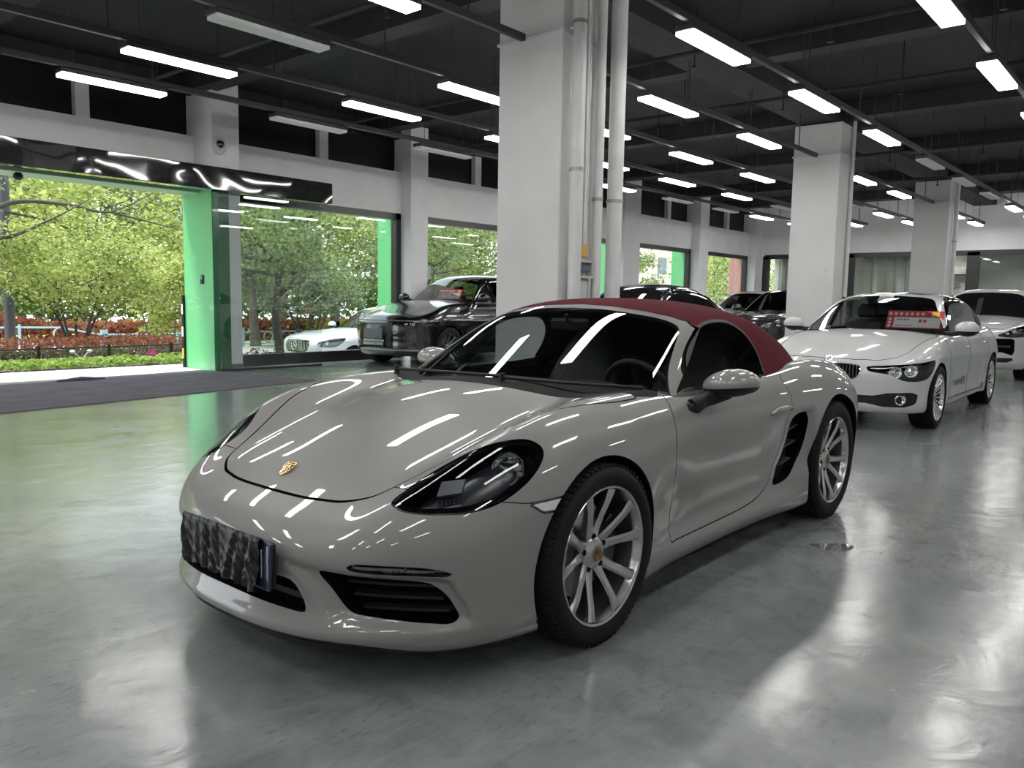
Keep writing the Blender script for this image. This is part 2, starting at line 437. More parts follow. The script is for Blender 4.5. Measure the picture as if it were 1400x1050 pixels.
hXt = Spl((.1,-3.3),(.25,-3.38),(.5,-3.44),(.7,-3.44),(.85,-3.40),(1,-3.3))
SURR = cr([(.30,.425),(.55,.418),(.735,.400),(.772,.321),(.788,.255),(.787,.222),(.765,.205),(.62,.212),(.47,.228),(.41,.30)], 4)
def h_top(x, y):
    zc, zk, yk = hZc(x), hZk(x), hYk(x); y = np.abs(y); t = y / yk
    base = zc - .178 * y ** 2; h = np.exp(-((t - 1) / (.215 + .6 * sst(.85, 1.5, t))) ** 2)
    return base + (zk - zc + .178 * yk ** 2) * h - 5.5 * np.maximum(0, y - yk + .06) ** 3
def h_side(x, z):
    w = np.maximum(sst(.75, .25, np.abs(x + .05)), sst(.85, .30, np.abs(x + 2.475)))
    w = np.where(x > 0, 1, w); w = np.where(x < -2.475, 1, w)
    s = hWs(x) - (hIn(z) * (1 - w) + hIf(z) * w)
    return s - .030 * sst(-1.45, -1.98, x) * sst(-2.16, -2.06, x) * sst(.30, .42, z) * sst(.72, .64, z)
def F_hero(x, y, z):
    y = np.abs(y); S = h_side(x, z); xn = hXn(z); xt = hXt(z)
    fr = np.maximum(0, (x - .08) / (xn - .08)); rr = np.maximum(0, (x + 2.6) / (xt + 2.6))
    r = (np.maximum(y / np.maximum(S, .05), 0) ** 2.5 + fr ** 2.5 + rr ** 2.6) ** .4
    fs = (r - 1) * S
    m = (x > .40) & (z < .5) & (z > .15) & (np.abs(fs) < .06)
    if np.any(m):
        d = psd(y[m] if np.ndim(y) else y, z[m] if np.ndim(z) else z, SURR)
        fs = np.array(fs); fs[m] += .022 * sst(.002, -.05, d)
    ft = (z - h_top(x, y)) * .93
    return smax(.014, smax(.040, fs, ft), (.112 + .045 * sst(.55, .9, x) - z))
hRc = Spl((-.7,1.10),(-.95,1.210),(-1.15,1.256),(-1.4,1.277),(-1.65,1.272),(-1.9,1.243),(-2.15,1.178),(-2.4,1.078),(-2.6,.990),(-2.75,.945),(-2.9,.90))
def F_hood_top(x, y, z):
    y = np.abs(y)
    a = (z - hRc(x) + .13 * y ** 2 + .6 * np.maximum(0, y - .1) ** 4) * .95
    Sg = .765 - .50 * (z - .9) - .25 * np.maximum(0, -1.75 - x) ** 2
    c = (x - (-.400 - 1.93 * (z - .895) - .42 * y ** 2)) * .46
    return np.maximum(smax(.022, a, (y - Sg) * .88, c), .80 - z)

def poly_frame(pts, n):
    """2D frame for 3D outlines: returns function (V)->(u,v) and the outline in it"""
    n = np.array(n, float); n /= np.linalg.norm(n); u = np.cross((0, 0, 1), n); u /= np.linalg.norm(u); v = np.cross(n, u)
    o = np.mean(pts, 0)
    return (lambda V: ((V - o) @ u, (V - o) @ v)), o, u, v, n

def slats(n, y0, y1, zs, xf, m, parent, name, d=.012):
    b = MB()
    for z in zs:
        ys = np.linspace(y0, y1, n); P = [(xf(y, z), y, z) for y in ys]
        V = []; F = []
        for (x, y, zz) in P: V += [(x, y, zz - d / 2), (x, y, zz + d / 2), (x - .03, y, zz + d / 2 + .004), (x - .03, y, zz - d / 2 + .004)]
        for i in range(n - 1):
            for j in range(4): F.append((i * 4 + j, i * 4 + (j + 1) % 4, i * 4 + 4 + (j + 1) % 4, i * 4 + 4 + j))
        b.add(V, F)
    return b.build(name, m, parent)

def hero():
    root = thing('sports_car', 'chalk grey two-door convertible sports car with a wine red fabric roof, in front', 'car')
    P = paint('chalk_grey_paint', (.178, .176, .170)); PG = [P, gap_black]
    M = isosurf(F_hero, (-3.55, 1.03, -.03, .97, .08, 1.0), .0125)
    M = clip(M, M[0][:, 1])
    M[0][np.abs(M[0][:, 1]) < 1e-5, 1] = 0
    # wheel arches
    def arch(V):
        a = np.minimum(np.hypot(V[:, 0] + .06, V[:, 2] - .330) - .372, np.hypot(V[:, 0] + 2.49, V[:, 2] - .347) - .392)
        return np.maximum(a, .52 - V[:, 1])
    M = clip(M, arch(M[0]))
    # opening for the cabin
    M = clip(M, F_hood_top(*M[0].T) + .012)
    # underside
    under = clip(M, np.where(M[1][:, 2] < -.2, .135 + .045 * sst(.55, .9, M[0][:, 0]) - M[0][:, 2], -.05))
    M = clip(M, np.where(M[1][:, 2] < -.2, -(.135 + .045 * sst(.55, .9, M[0][:, 0]) - M[0][:, 2]), .05))
    put('underbody', both(under), black_plastic, root)
    G = .0022
    def panel(M, fld, g=G):
        f = fld(M[0], M[1]); inn = clip(M, -f - g); f = fld(M[0], M[1]); return inn, clip(M, f - g)
    # headlamps
    HL = [(.682,.562,.605),(.656,.555,.622),(.621,.561,.641),(.552,.572,.676),(.478,.602,.715),(.399,.652,.753),(.321,.706,.778),(.260,.748,.786),(.234,.777,.780),(.224,.802,.763),(.235,.819,.741),(.269,.830,.710),(.321,.832,.673),(.380,.824,.640),(.440,.807,.612),(.494,.785,.597),(.556,.749,.586),(.621,.694,.585),(.663,.646,.588),(.684,.606,.593)]
    fr, ho, hu, hv, hn = poly_frame(HL, (.50, .52, .69)); HP = cr(np.stack(fr(np.array(HL)), 1), 4)
    def f_hl(V, Nn): a, b = fr(V); return np.where((V[:, 0] > .12) & (V[:, 2] > .5), psd(a, b, HP), .05)
    lamp, M = panel(M, f_hl, .003)
    # bonnet
    HC = cr([(.771,-.15),(.772,0),(.768,.122),(.757,.217),(.743,.278),(.722,.352),(.681,.424),(.647,.460),(.581,.491),(.478,.533),(.254,.629),(.096,.672),(-.062,.716),(-.25,.745),(-.40,.752),(-.468,.742),(-.43,.66),(-.355,.57),(-.302,.352),(-.285,.15),(-.28,0),(-.28,-.15)], 4)
    fhc = lambda V, Nn: np.where(Nn[:, 2] > .15, psd(V[:, 0], V[:, 1], HC), .05)
    hood = clip(M, -fhc(M[0], M[1]) - .0032); M = clip(M, fhc(M[0], M[1]) - .0030 - .0055 * sst(.60, .74, M[0][:, 0]))
    # scuttle below the windscreen
    CW = [(-.28,-.2),(-.285,.15),(-.302,.352),(-.355,.57),(-.43,.66),(-.468,.742),(-.60,.765),(-.9,.6),(-.9,-.2)]
    cowl, M = panel(M, lambda V, Nn: np.where((Nn[:, 2] > .3) & (V[:, 2] > .8), psd(V[:, 0], V[:, 1], CW), .05), .001)
    # doors
    DR = cr([(-.655,.95),(-.648,.86),(-.612,.776),(-.600,.647),(-.612,.45),(-.624,.262),(-.66,.250),(-1.067,.250),(-1.415,.260),(-1.603,.291),(-1.703,.351),(-1.765,.47),(-1.812,.60),(-1.835,.70),(-1.842,.79),(-1.835,.86),(-1.83,.95)], 3)
    door, M = panel(M, lambda V, Nn: np.where(V[:, 1] > .6, psd(V[:, 0], V[:, 2], DR), .05), .0025)
    # side air intakes
    VT = cr([(-2.085,.64),(-2.06,.668),(-2.013,.676),(-1.935,.667),(-1.872,.62),(-1.835,.521),(-1.80,.421),(-1.735,.335),(-1.735,.310),(-1.765,.305),(-1.863,.322),(-1.985,.395),(-2.055,.500),(-2.085,.60)], 4)
    vent, M = panel(M, lambda V, Nn: np.where(V[:, 1] > .6, psd(V[:, 0], V[:, 2], VT), .05), .0)
    vd, door = panel(door, lambda V, Nn: psd(V[:, 0], V[:, 2], VT) , .0)
    # nose openings
    IS = cr([(.415,.398),(.526,.394),(.622,.386),(.682,.372),(.705,.352),(.722,.319),(.735,.274),(.742,.242),(.734,.230),(.698,.236),(.617,.250),(.56,.258),(.513,.266),(.482,.289),(.447,.341)], 4)
    IM = cr([(-.4,.362),(.0,.362),(.262,.361),(.311,.359),(.338,.345),(.355,.318),(.372,.286),(.378,.264),(.365,.256),(.286,.258),(.133,.262),(0,.264),(-.4,.264)], 4)
    DL = cr([(.522,.418),(.532,.432),(.555,.437),(.626,.435),(.690,.429),(.732,.415),(.752,.398),(.736,.393),(.665,.403),(.579,.408)], 4)
    SM = [(.352,.596),(.19,.601),(.19,.549),(.286,.553)]
    BP = [(.10,.600),(.200,.598),(.346,.5955),(.437,.611),(.50,.60),(.58,.62),(.61,.639),(.66,.66),(.75,.72),(1.2,.72),(1.2,-.1),(.10,-.1)]
    fx = lambda pol: (lambda V, Nn: np.where((V[:, 0] > .3) & (Nn[:, 0] > .05), psd(V[:, 1], V[:, 2], pol), .05))
    inS, M = panel(M, fx(IS), 0); inM, M = panel(M, fx(IM), 0); drl, M = panel(M, fx(DL), .001)
    mk, M = panel(M, lambda V, Nn: np.where((V[:, 0] > .1) & (V[:, 0] < .4) & (V[:, 1] > .6), psd(V[:, 0], V[:, 2], SM), .05), .001)
    bump, M = panel(M, lambda V, Nn: np.where(V[:, 0] > 0, psd(V[:, 0], V[:, 2], BP), .05), .0018)
    put('body_shell', both(flanged(M, .018)), PG, root)
    put('front_bumper', both(flanged(bump, .018)), PG, root)
    put('bonnet', both(flanged(hood, .020)), PG, root)
    put('scuttle_panel', both(flanged(cowl, .015)), [mat('scuttle_black', (.0015, .0015, .0015), rough=.7, spec=.1), gap_black], root)
    for sgn in (1, -1):
        mm = (lambda q: q) if sgn > 0 else mirror
        d = put('door', mm(flanged(door, .02)), PG, root)
        # handle: rounded blade over a cup in a plain grey of its own
        hc = MB(); pts = [(-1.585, .700), (-1.62, .716), (-1.70, .723), (-1.80, .720), (-1.835, .709)]
        ys = [.862, .874, .880, .876, .862]
        hc.tube([(p[0], sgn * y, p[1]) for p, y in zip(pts, ys)], [.007, .014, .017, .014, .007], 12)
        hd = hc.build('door_handle', P, d, sharp=60)
        cup = MB(); cup.lathe([(0, .003), (.035, .004), (.048, .001)], 24, (0, 0, 0)); cb = cup.build('handle_cup', mat('handle_cup_grey', (.20, .195, .185), rough=.4, coat=.6), d)
        cb.scale = (1.9, 1, .62); cb.location = (-1.70, sgn * .8615, .698); cb.rotation_euler = (0, 0, 0 if sgn > 0 else PI)
        # side intake
        V = (np.concatenate([vent[0], vd[0]]), np.concatenate([vent[1], vd[1]]), list(vent[2]) + [tuple(i + len(vent[0]) for i in f) for f in vd[2]]) if len(vd[2]) else vent
        iv = put('side_intake', mm(tray(V, .085)), gap_black, root)
        for (zz, x0, x1) in ((.585, -2.05, -1.87), (.50, -2.03, -1.86), (.41, -1.97, -1.82)):
            s = MB(); s.box(((x0 + x1) / 2, sgn * .80, zz), (x1 - x0, .05, .010), .003, Matrix.Rotation(.12, 3, 'Y')); s.build('intake_slat', dark_trim, iv)
        # headlamp
        hl = put('headlamp', mm(lamp), lens_smoke, root)
        hv_ = tray(lamp, .075); put('lamp_housing', mm(hv_), mat('lamp_black', (.016, .017, .021), rough=.25), hl)
        rim_in = clip(lamp, f_hl(lamp[0], lamp[1]) + .022)
        V_, N_, F_ = rim_in; put('lamp_bezel', mm((V_ - N_ * .004, N_, F_)), gloss_black, hl)
        def spot(c, r, depth):
            c = np.array(c); c[1] *= sgn; ax = Vector((.88, .40 * sgn, .20)); fm = frame_from(c, (0, 0, 1), ax)
            b = MB(); b.lathe([(r * 1.04, -depth), (r * 1.16, .0), (r * 1.10, .008), (r, .004), (r * .92, -.006), (r * .55, -.024), (.001, -.03)], 32, axis='z')
            b.V = [tuple(fm @ Vector(v)) for v in b.V]; return b, fm
        b, fm = spot((.315, .735, .690), .052, .05); pj = b.build('main_reflector', chrome, hl)
        g = MB(); g.lathe([(.050, .000), (.046, .014), (.034, .026), (.018, .033), (.001, .035)], 28, axis='z'); g.V = [tuple(fm @ Vector(v)) for v in g.V]; g.build('projector_lens', lens_clear, pj)
        f_ = MB()
        for k in range(7):
            a = k * .9; f_.prism([(.012 * math.cos(a) + q * .008 * math.cos(a + 1), .02 * math.sin(a) + w * .009) for q, w in ((-1, -1), (1, -1), (1, 1), (-1, 1))], .006, fm @ Matrix.Translation((.012 * math.cos(a * 2), .02 * math.sin(a), -.016)))
        f_.build('reflector_facets', disc_steel, pj)
        # square indicator reflector and light bars
        fm2 = frame_from((.505, .655 * sgn, .640), (0, .6 * sgn, .35), (.75, .3 * sgn, .55))
        q = MB(); q.prism([(-.05, -.022), (.035, -.026), (.05, .020), (-.03, .026)], .012, fm2); iq = q.build('indicator_reflector', mat('reflector_grey', (.085, .088, .095), rough=.3, metal=.6), hl, sharp=20)
        q = MB()
        for i in range(6):
            for j in range(2): q.box(tuple(fm2 @ Vector((-.035 + i * .014, -.042 - j * .011, .004))), (.006, .006, .006), .001)
        q.build('led_row', mat('reflector_grey', (.16, .165, .175)), hl)
        q = MB(); q.tube([(.62, .64 * sgn, .592), (.58, .69 * sgn, .592), (.53, .72 * sgn, .60)], .004, 8); q.build('light_guide', mat('grey_guide', (.10, .105, .11), rough=.3), hl)
        # fog strip and side marker
        st = put('light_strip', mm(tray(drl, .014)), gloss_black, root)
        cs = clip(drl, psd(drl[0][:, 1], drl[0][:, 2], DL) * -1 - .0085)
        put('light_bar', mm((cs[0] - cs[1] * .004, cs[1], cs[2])), mat('smoked_bar', (.045, .045, .047), rough=.15, coat=1.), st)
        s_ = put('side_marker', mm(tray(mk, .004)), gloss_black, root)
        cs = clip(mk, -psd(mk[0][:, 0], mk[0][:, 2], SM) - .008)
        put('marker_lens', mm((cs[0] - cs[1] * .001, cs[1], cs[2])), mat('marker_white', (.72, .72, .73), rough=.2), s_)
        # nose intake with slats
        gi = put('nose_intake', mm(tray(inS, .11)), gap_black, root)
        for zz in (.352, .312, .272):
            y0, y1 = {.352: (.455, .70), .312: (.475, .715), .272: (.505, .728)}[zz]
            sl = slats(12, sgn * y0, sgn * y1, [zz], lambda y, z: .94 - .30 * abs(y) ** 2.2 / .75 ** 2.2 - .055 - .02 * abs(y), black_plastic, gi, 'intake_slat', .009)
    gm = put('centre_intake', both(tray(inM, .10)), gap_black, root)
    slats(16, -.36, .36, [.300], lambda y, z: .885 - .12 * y * y, black_plastic, gm, 'intake_slat', .02)
    lip = MB(); pts = [(.905 - .62 * abs(t) ** 3.2, t * .80, .150 - .035 * t * t) for t in np.linspace(-1, 1, 41)]
    V = []; F = []
    for (x, y, z) in pts: V += [(x + .012, y, z - .006), (x + .014, y, z + .012), (x - .12, y * .97, z + .014), (x - .12, y * .97, z - .004)]
    for i in range(40):
        for j in range(4): F.append((i * 4 + j, i * 4 + (j + 1) % 4, i * 4 + 4 + (j + 1) % 4, i * 4 + 4 + j))
    lip.add(V, F); lip.build('front_lip', black_plastic, root)
    # bonnet crest
    crest_badge(root, frame_from((.680, -.012, float(hZc(.680)) + .0065), (0, 1, 0), (.60, 0, .85)), .033, 'bonnet_crest')
    # soft top, windscreen, frame and side windows
    T = isosurf(F_hood_top, (-3.0, -.35, -.03, .86, .79, 1.32), .0125)
    T = clip(T, T[0][:, 1]); T[0][np.abs(T[0][:, 1]) < 1e-5, 1] = 0
    T = clip(T, F_hero(*T[0].T) + .006)
    SW = cr([(-.735,.857),(-.95,.985),(-1.165,1.112),(-1.26,1.148),(-1.40,1.163),(-1.54,1.156),(-1.64,1.112),(-1.692,1.054),(-1.708,.983),(-1.690,.915),(-1.66,.83),(-1.2,.80),(-.80,.80)], 4)
    GL = cr([(-.3,1.222),(0,1.222),(.20,1.216),(.413,1.192),(.505,1.176),(.568,1.157),(.606,1.134),(.632,1.10),(.672,1.03),(.711,.961),(.775,.861),(.81,.80),(.0,.78),(-.3,.78)], 4)
    FRM = [(-.2,1.262),(0,1.242),(.2,1.234),(.394,1.213),(.521,1.190),(.593,1.168),(.634,1.137),(.655,1.102),(.69,1.035),(.728,.966),(.80,.846),(.85,.78),(-.2,.78)]
    sw, T = panel(T, lambda V, Nn: np.where(V[:, 1] > .45, psd(V[:, 0], V[:, 2], SW), .05), .0)
    xl = lambda V: V[:, 0] > -1.32
    gl, T = panel(T, lambda V, Nn: np.where(xl(V), psd(V[:, 1], V[:, 2], GL), .05), .0)
    fm_, T = panel(T, lambda V, Nn: np.where(xl(V), psd(V[:, 1], V[:, 2], FRM), .05), .0015)
    seal, T = panel(T, lambda V, Nn: np.where(V[:, 1] > .45, np.minimum(psd(V[:, 0], V[:, 2], SW) - .013, np.maximum(-1.235 - V[:, 0], V[:, 2] - 1.150)), .05), .0)
    belt, T = panel(T, lambda V, Nn: np.where(V[:, 1] > .3, V[:, 2] - (.905 if True else 0) + .5 * np.maximum(0, -1.72 - V[:, 0]) * 0 + np.where(V[:, 0] < -1.70, .5, 0), .05), .0)
    wine = mat('wine_fabric', (.075, .0105, .0155), rough=.95, spec=.06, bump=.25, bscale=900., var=.1, nscale=30)
    put('soft_top', both(flanged(T, .012)), [wine, mat('wine_edge', (.05, .012, .016), rough=.9)], root)
    put('windscreen', both(gl), car_glass, root)
    put('windscreen_frame', both(flanged(fm_, .020)), [P, dark_trim], root)
    for sgn in (1, -1):
        mm = (lambda q: q) if sgn > 0 else mirror
        put('side_window', mm(sw), car_glass, root); put('window_seal', mm(flanged(seal, .01)), [dark_trim, gap_black], root)
        if len(belt[2]): put('belt_trim', mm(belt), dark_trim, root)
    # wipers
    for (a, b, c) in (((-.40, .10), (-.46, .40), (-.615, .70)), ((-.41, -.62), (-.40, -.30), (-.44, .06))):
        w = MB(); q = [(x + .025, y, .905 - .03 * abs(y) ** 2 + .006) for x, y in (a, b, c)]
        w.tube([tuple(p) for p in cr(q, 6, False)], .007, 8); wa = w.build('wiper', black_plastic, root)
        w = MB(); w.tube([(q[0][0], q[0][1], q[0][2] - .035), (q[0][0], q[0][1], q[0][2] + .018)], .014, 10); w.build('wiper_pivot', black_plastic, wa)
    # cabin
    cab = MB(); cab.box((-1.25, 0, .28), (1.5, 1.46, .04)); cab.box((-.60, 0, .55), (.04, 1.46, .5)); cab.box((-2.0, 0, .60), (.05, 1.40, .62))
    for s in (-1, 1): cab.box((-1.25, s * .765, .56), (1.5, .03, .56))
    cab.build('cabin_tub', cabin_dark, root)
    ds = MB(); V = []; F = []; ys = np.linspace(-.70, .70, 15)
    prof = [(-.50, .80), (-.62, .862), (-.80, .872), (-.90, .850), (-.95, .79), (-.93, .66), (-.86, .55)]
    for y in ys: V += [(x, y, z - .03 * (abs(y) / .7) ** 2 + (.022 * math.exp(-((y - .37) / .16) ** 2) if x < -.7 else 0)) for x, z in prof]
    for i in range(14):
        for j in range(6): F.append((i * 7 + j, i * 7 + j + 1, i * 7 + 8 + j, i * 7 + 7 + j))
    ds.add(V, F); ds.build('dashboard', mat('dashboard_black', (.016, .016, .017), rough=.55, bump=.1, bscale=300), root)
    sc = MB(); fm = frame_from((-1.11, .37, .80), (0, 1, 0), (-.90, 0, .42)); ring = [tuple(fm @ Vector((.185 * math.cos(a), .185 * math.sin(a), 0))) for a in np.linspace(0, 2 * PI, 41)]
    sc.tube(ring, .016, 10, cap=False); swh = sc.build('steering_wheel', leather, root, sharp=80)
    sc = MB(); sc.lathe([(.0, .035), (.05, .03), (.065, 0), (.05, -.05)], 20, axis='z')
    for a in (0.1, PI - .1, -PI / 2): sc.tube([(.04 * math.cos(a), .04 * math.sin(a), .0), (.18 * math.cos(a), .18 * math.sin(a), 0)], .013, 8)
    sc.V = [tuple(fm @ Vector(v)) for v in sc.V]; sc.build('wheel_hub', dark_trim, swh)
    sc = MB(); sc.tube([(-1.10, .37, .79), (-.90, .37, .74)], .03, 10); sc.build('steering_column', dark_trim, swh)
    seat_lab = None
    for sgn in (1, -1):
        Fseat = lambda x, y, z: smax(.03, np.abs(x - (-1.60 - .36 * (z - .5))) - .075 + .10 * np.maximum(0, z - .9) ** 2, np.abs(y - sgn * .37) - (.26 - .55 * np.maximum(0, z - .78) ** 1.2 * 1.0), .38 - z, z - 1.10)
        S = isosurf(Fseat, (-1.98, -1.38, sgn * .37 - .33, sgn * .37 + .33, .33, 1.16), .03)
        st = put('seat', S, leather, root)
        Fb = lambda x, y, z: smax(.03, np.abs(x + 1.33) - .27, np.abs(y - sgn * .37) - .26, np.abs(z - .40 - .10 * (x + 1.33)) - .09)
        put('seat_cushion', isosurf(Fb, (-1.68, -1.0, sgn * .37 - .33, sgn * .37 + .33, .24, .58), .03), leather, st)
    mi = MB(); mi.box((-1.02, 0, 1.135), (.03, .24, .065), .012, Matrix.Rotation(.25, 3, 'Y')); mi.tube([(-1.0, 0, 1.14), (-.985, 0, 1.19)], .01, 8); mi.build('rear_view_mirror', dark_trim, root)
    # door mirrors
    for sgn in (1, -1):
        Fm = lambda x, y, z: smax(.012, np.sqrt(((x + .965) / .098) ** 2 + ((y * sgn - .925) / .128) ** 2 + ((z - .902 - .12 * (y * sgn - .925)) / np.where(z > .9, .070, .056)) ** 2 + 1e-9) * .08 - .08, -(x + 1.03))
        S = isosurf(Fm, (-1.1, -.84, min(sgn * .76, sgn * 1.08), max(sgn * .76, sgn * 1.08), .81, 1.0), .009)
        fs_ = .890 + .10 * (np.abs(S[0][:, 1]) - .925) - S[0][:, 2]; lo = clip(S, fs_); up = clip(S, -fs_)
        mr = put('side_mirror', up, P, root); put('mirror_base', lo, black_plastic, mr)
        b = MB()
        for (p, q, r0, r1) in (((-.80, .825, .815), (-.93, .875, .868), .030, .026), ((-.865, .835, .818), (-.985, .91, .858), .022, .022)):
            b.tube([(p[0], sgn * p[1], p[2]), ((p[0] + q[0]) / 2, sgn * (p[1] + q[1]) / 2, (p[2] + q[2]) / 2 - .004), (q[0], sgn * q[1], q[2])], [r0, (r0 + r1) / 2.2, r1], 10)
        b.tube([(-.765, sgn * .822, .808), (-.82, sgn * .838, .802), (-.90, sgn * .838, .815)], [.018, .024, .016], 10)
        b.build('mirror_arm', black_plastic, mr, sharp=60)
        g = MB(); g.lathe([(0, 0), (1, 0)], 32, axis='x'); g.V = [(-1.032, sgn * .925 + v[1] * .105, .905 + v[2] * .052) for v in g.V]; g.build('mirror_glass', mirror_glass, mr)
    # wheels and arch liners
    f = wheel('alloy_wheel', .335, .116, .260, 10, root, (-.055, .779, .335), turn=.09)
    r = wheel('alloy_wheel', .347, .128, .258, 10, root, (-2.475, .768, .347), turn=.55)
    for w, s in ((f, .779), (r, .768)):
        c = copy_tree(w, root); c.location.y = -s; c.rotation_euler = (0, w.rotation_euler[1], PI)
    for (cx, cz, R) in ((-.06, .330, .376), (-2.49, .347, .396)):
        for sgn in (1, -1):
            b = MB(); b.lathe([(R, sgn * .845), (R, sgn * .50), (.02, sgn * .50)], 48, (cx, 0, cz), a0=-.45, a1=PI + .45); b.build('arch_liner', gap_black, root)
    # number plate under the bag
    n = MB(); n.box((.962, .08, .408), (.012, .47, .155), .004, Matrix.Rotation(-.06, 3, 'Y')); pl = n.build('number_plate', mat('plate_blue', (.006, .008, .022), rough=.35), root)
    n = MB(); 
    for (c, d) in (((.9695, .303, .408), (.002, .004, .135)), ((.9695, .285, .345), (.002, .035, .004)), ((.9695, .27, .408), (.002, .004, .10))): n.box(c, d)
    n.build('plate_border', mat('plate_line', (.35, .38, .45), rough=.4), pl)
    n = MB(); n.box((.947, .06, .408), (.016, .50, .150), .006); n.build('plate_holder', black_plastic, pl)
    return root
HERO = hero()
# black bag over the number plate: a crumpled sheet folded over its top edge
def plate_bag():
    ny, nz = 70, 34; V = []; F = []
    rs = np.random.default_rng(5); ridges = [(rs.uniform(-.25, .3), rs.uniform(-.5, .5), rs.uniform(.008, .02), rs.uniform(.004, .011) * rs.choice([-1, 1])) for _ in range(16)]
    for j in range(nz + 1):
        v = j / nz
        for i in range(ny + 1):
            u = i / ny; y = -.205 + .475 * u; z = .498 - .168 * v - .012 * u * v + .004 * math.sin(u * 40) * v * (v > .97)
            d = sum(a * math.exp(-((y - y0 - k * (.42 - z)) / w) ** 2) for y0, k, w, a in ridges)
            d += .0035 * math.sin(y * 90 + z * 60) * math.sin(z * 70 - y * 31) + .002 * math.sin(y * 230 + z * 140)
            x = .980 + d * (.35 + .65 * v) * 1.3 - .006 * max(0, .06 - v) / .06
            V.append((x, y, z))
    q = ny + 1
    for j in range(nz):
        for i in range(ny): F.append((j * q + i, j * q + i + 1, j * q + q + i + 1, j * q + q + i))
    o = len(V)                                              # short fold behind the top edge and down the right side
    for i in range(ny + 1): V.append((.952, V[i][1], .478))
    for i in range(ny): F.append((o + i, o + i + 1, i + 1, i))
    b = build('plastic_bag', V, F, mat('bag_black', (.0035, .003, .004), rough=.34, spec=.25, bump=.3, bscale=45.), sharp=50)
    tag(b, 'crumpled black plastic bag wrapped over the number plate of the grey sports car', 'plastic bag')
plate_bag()
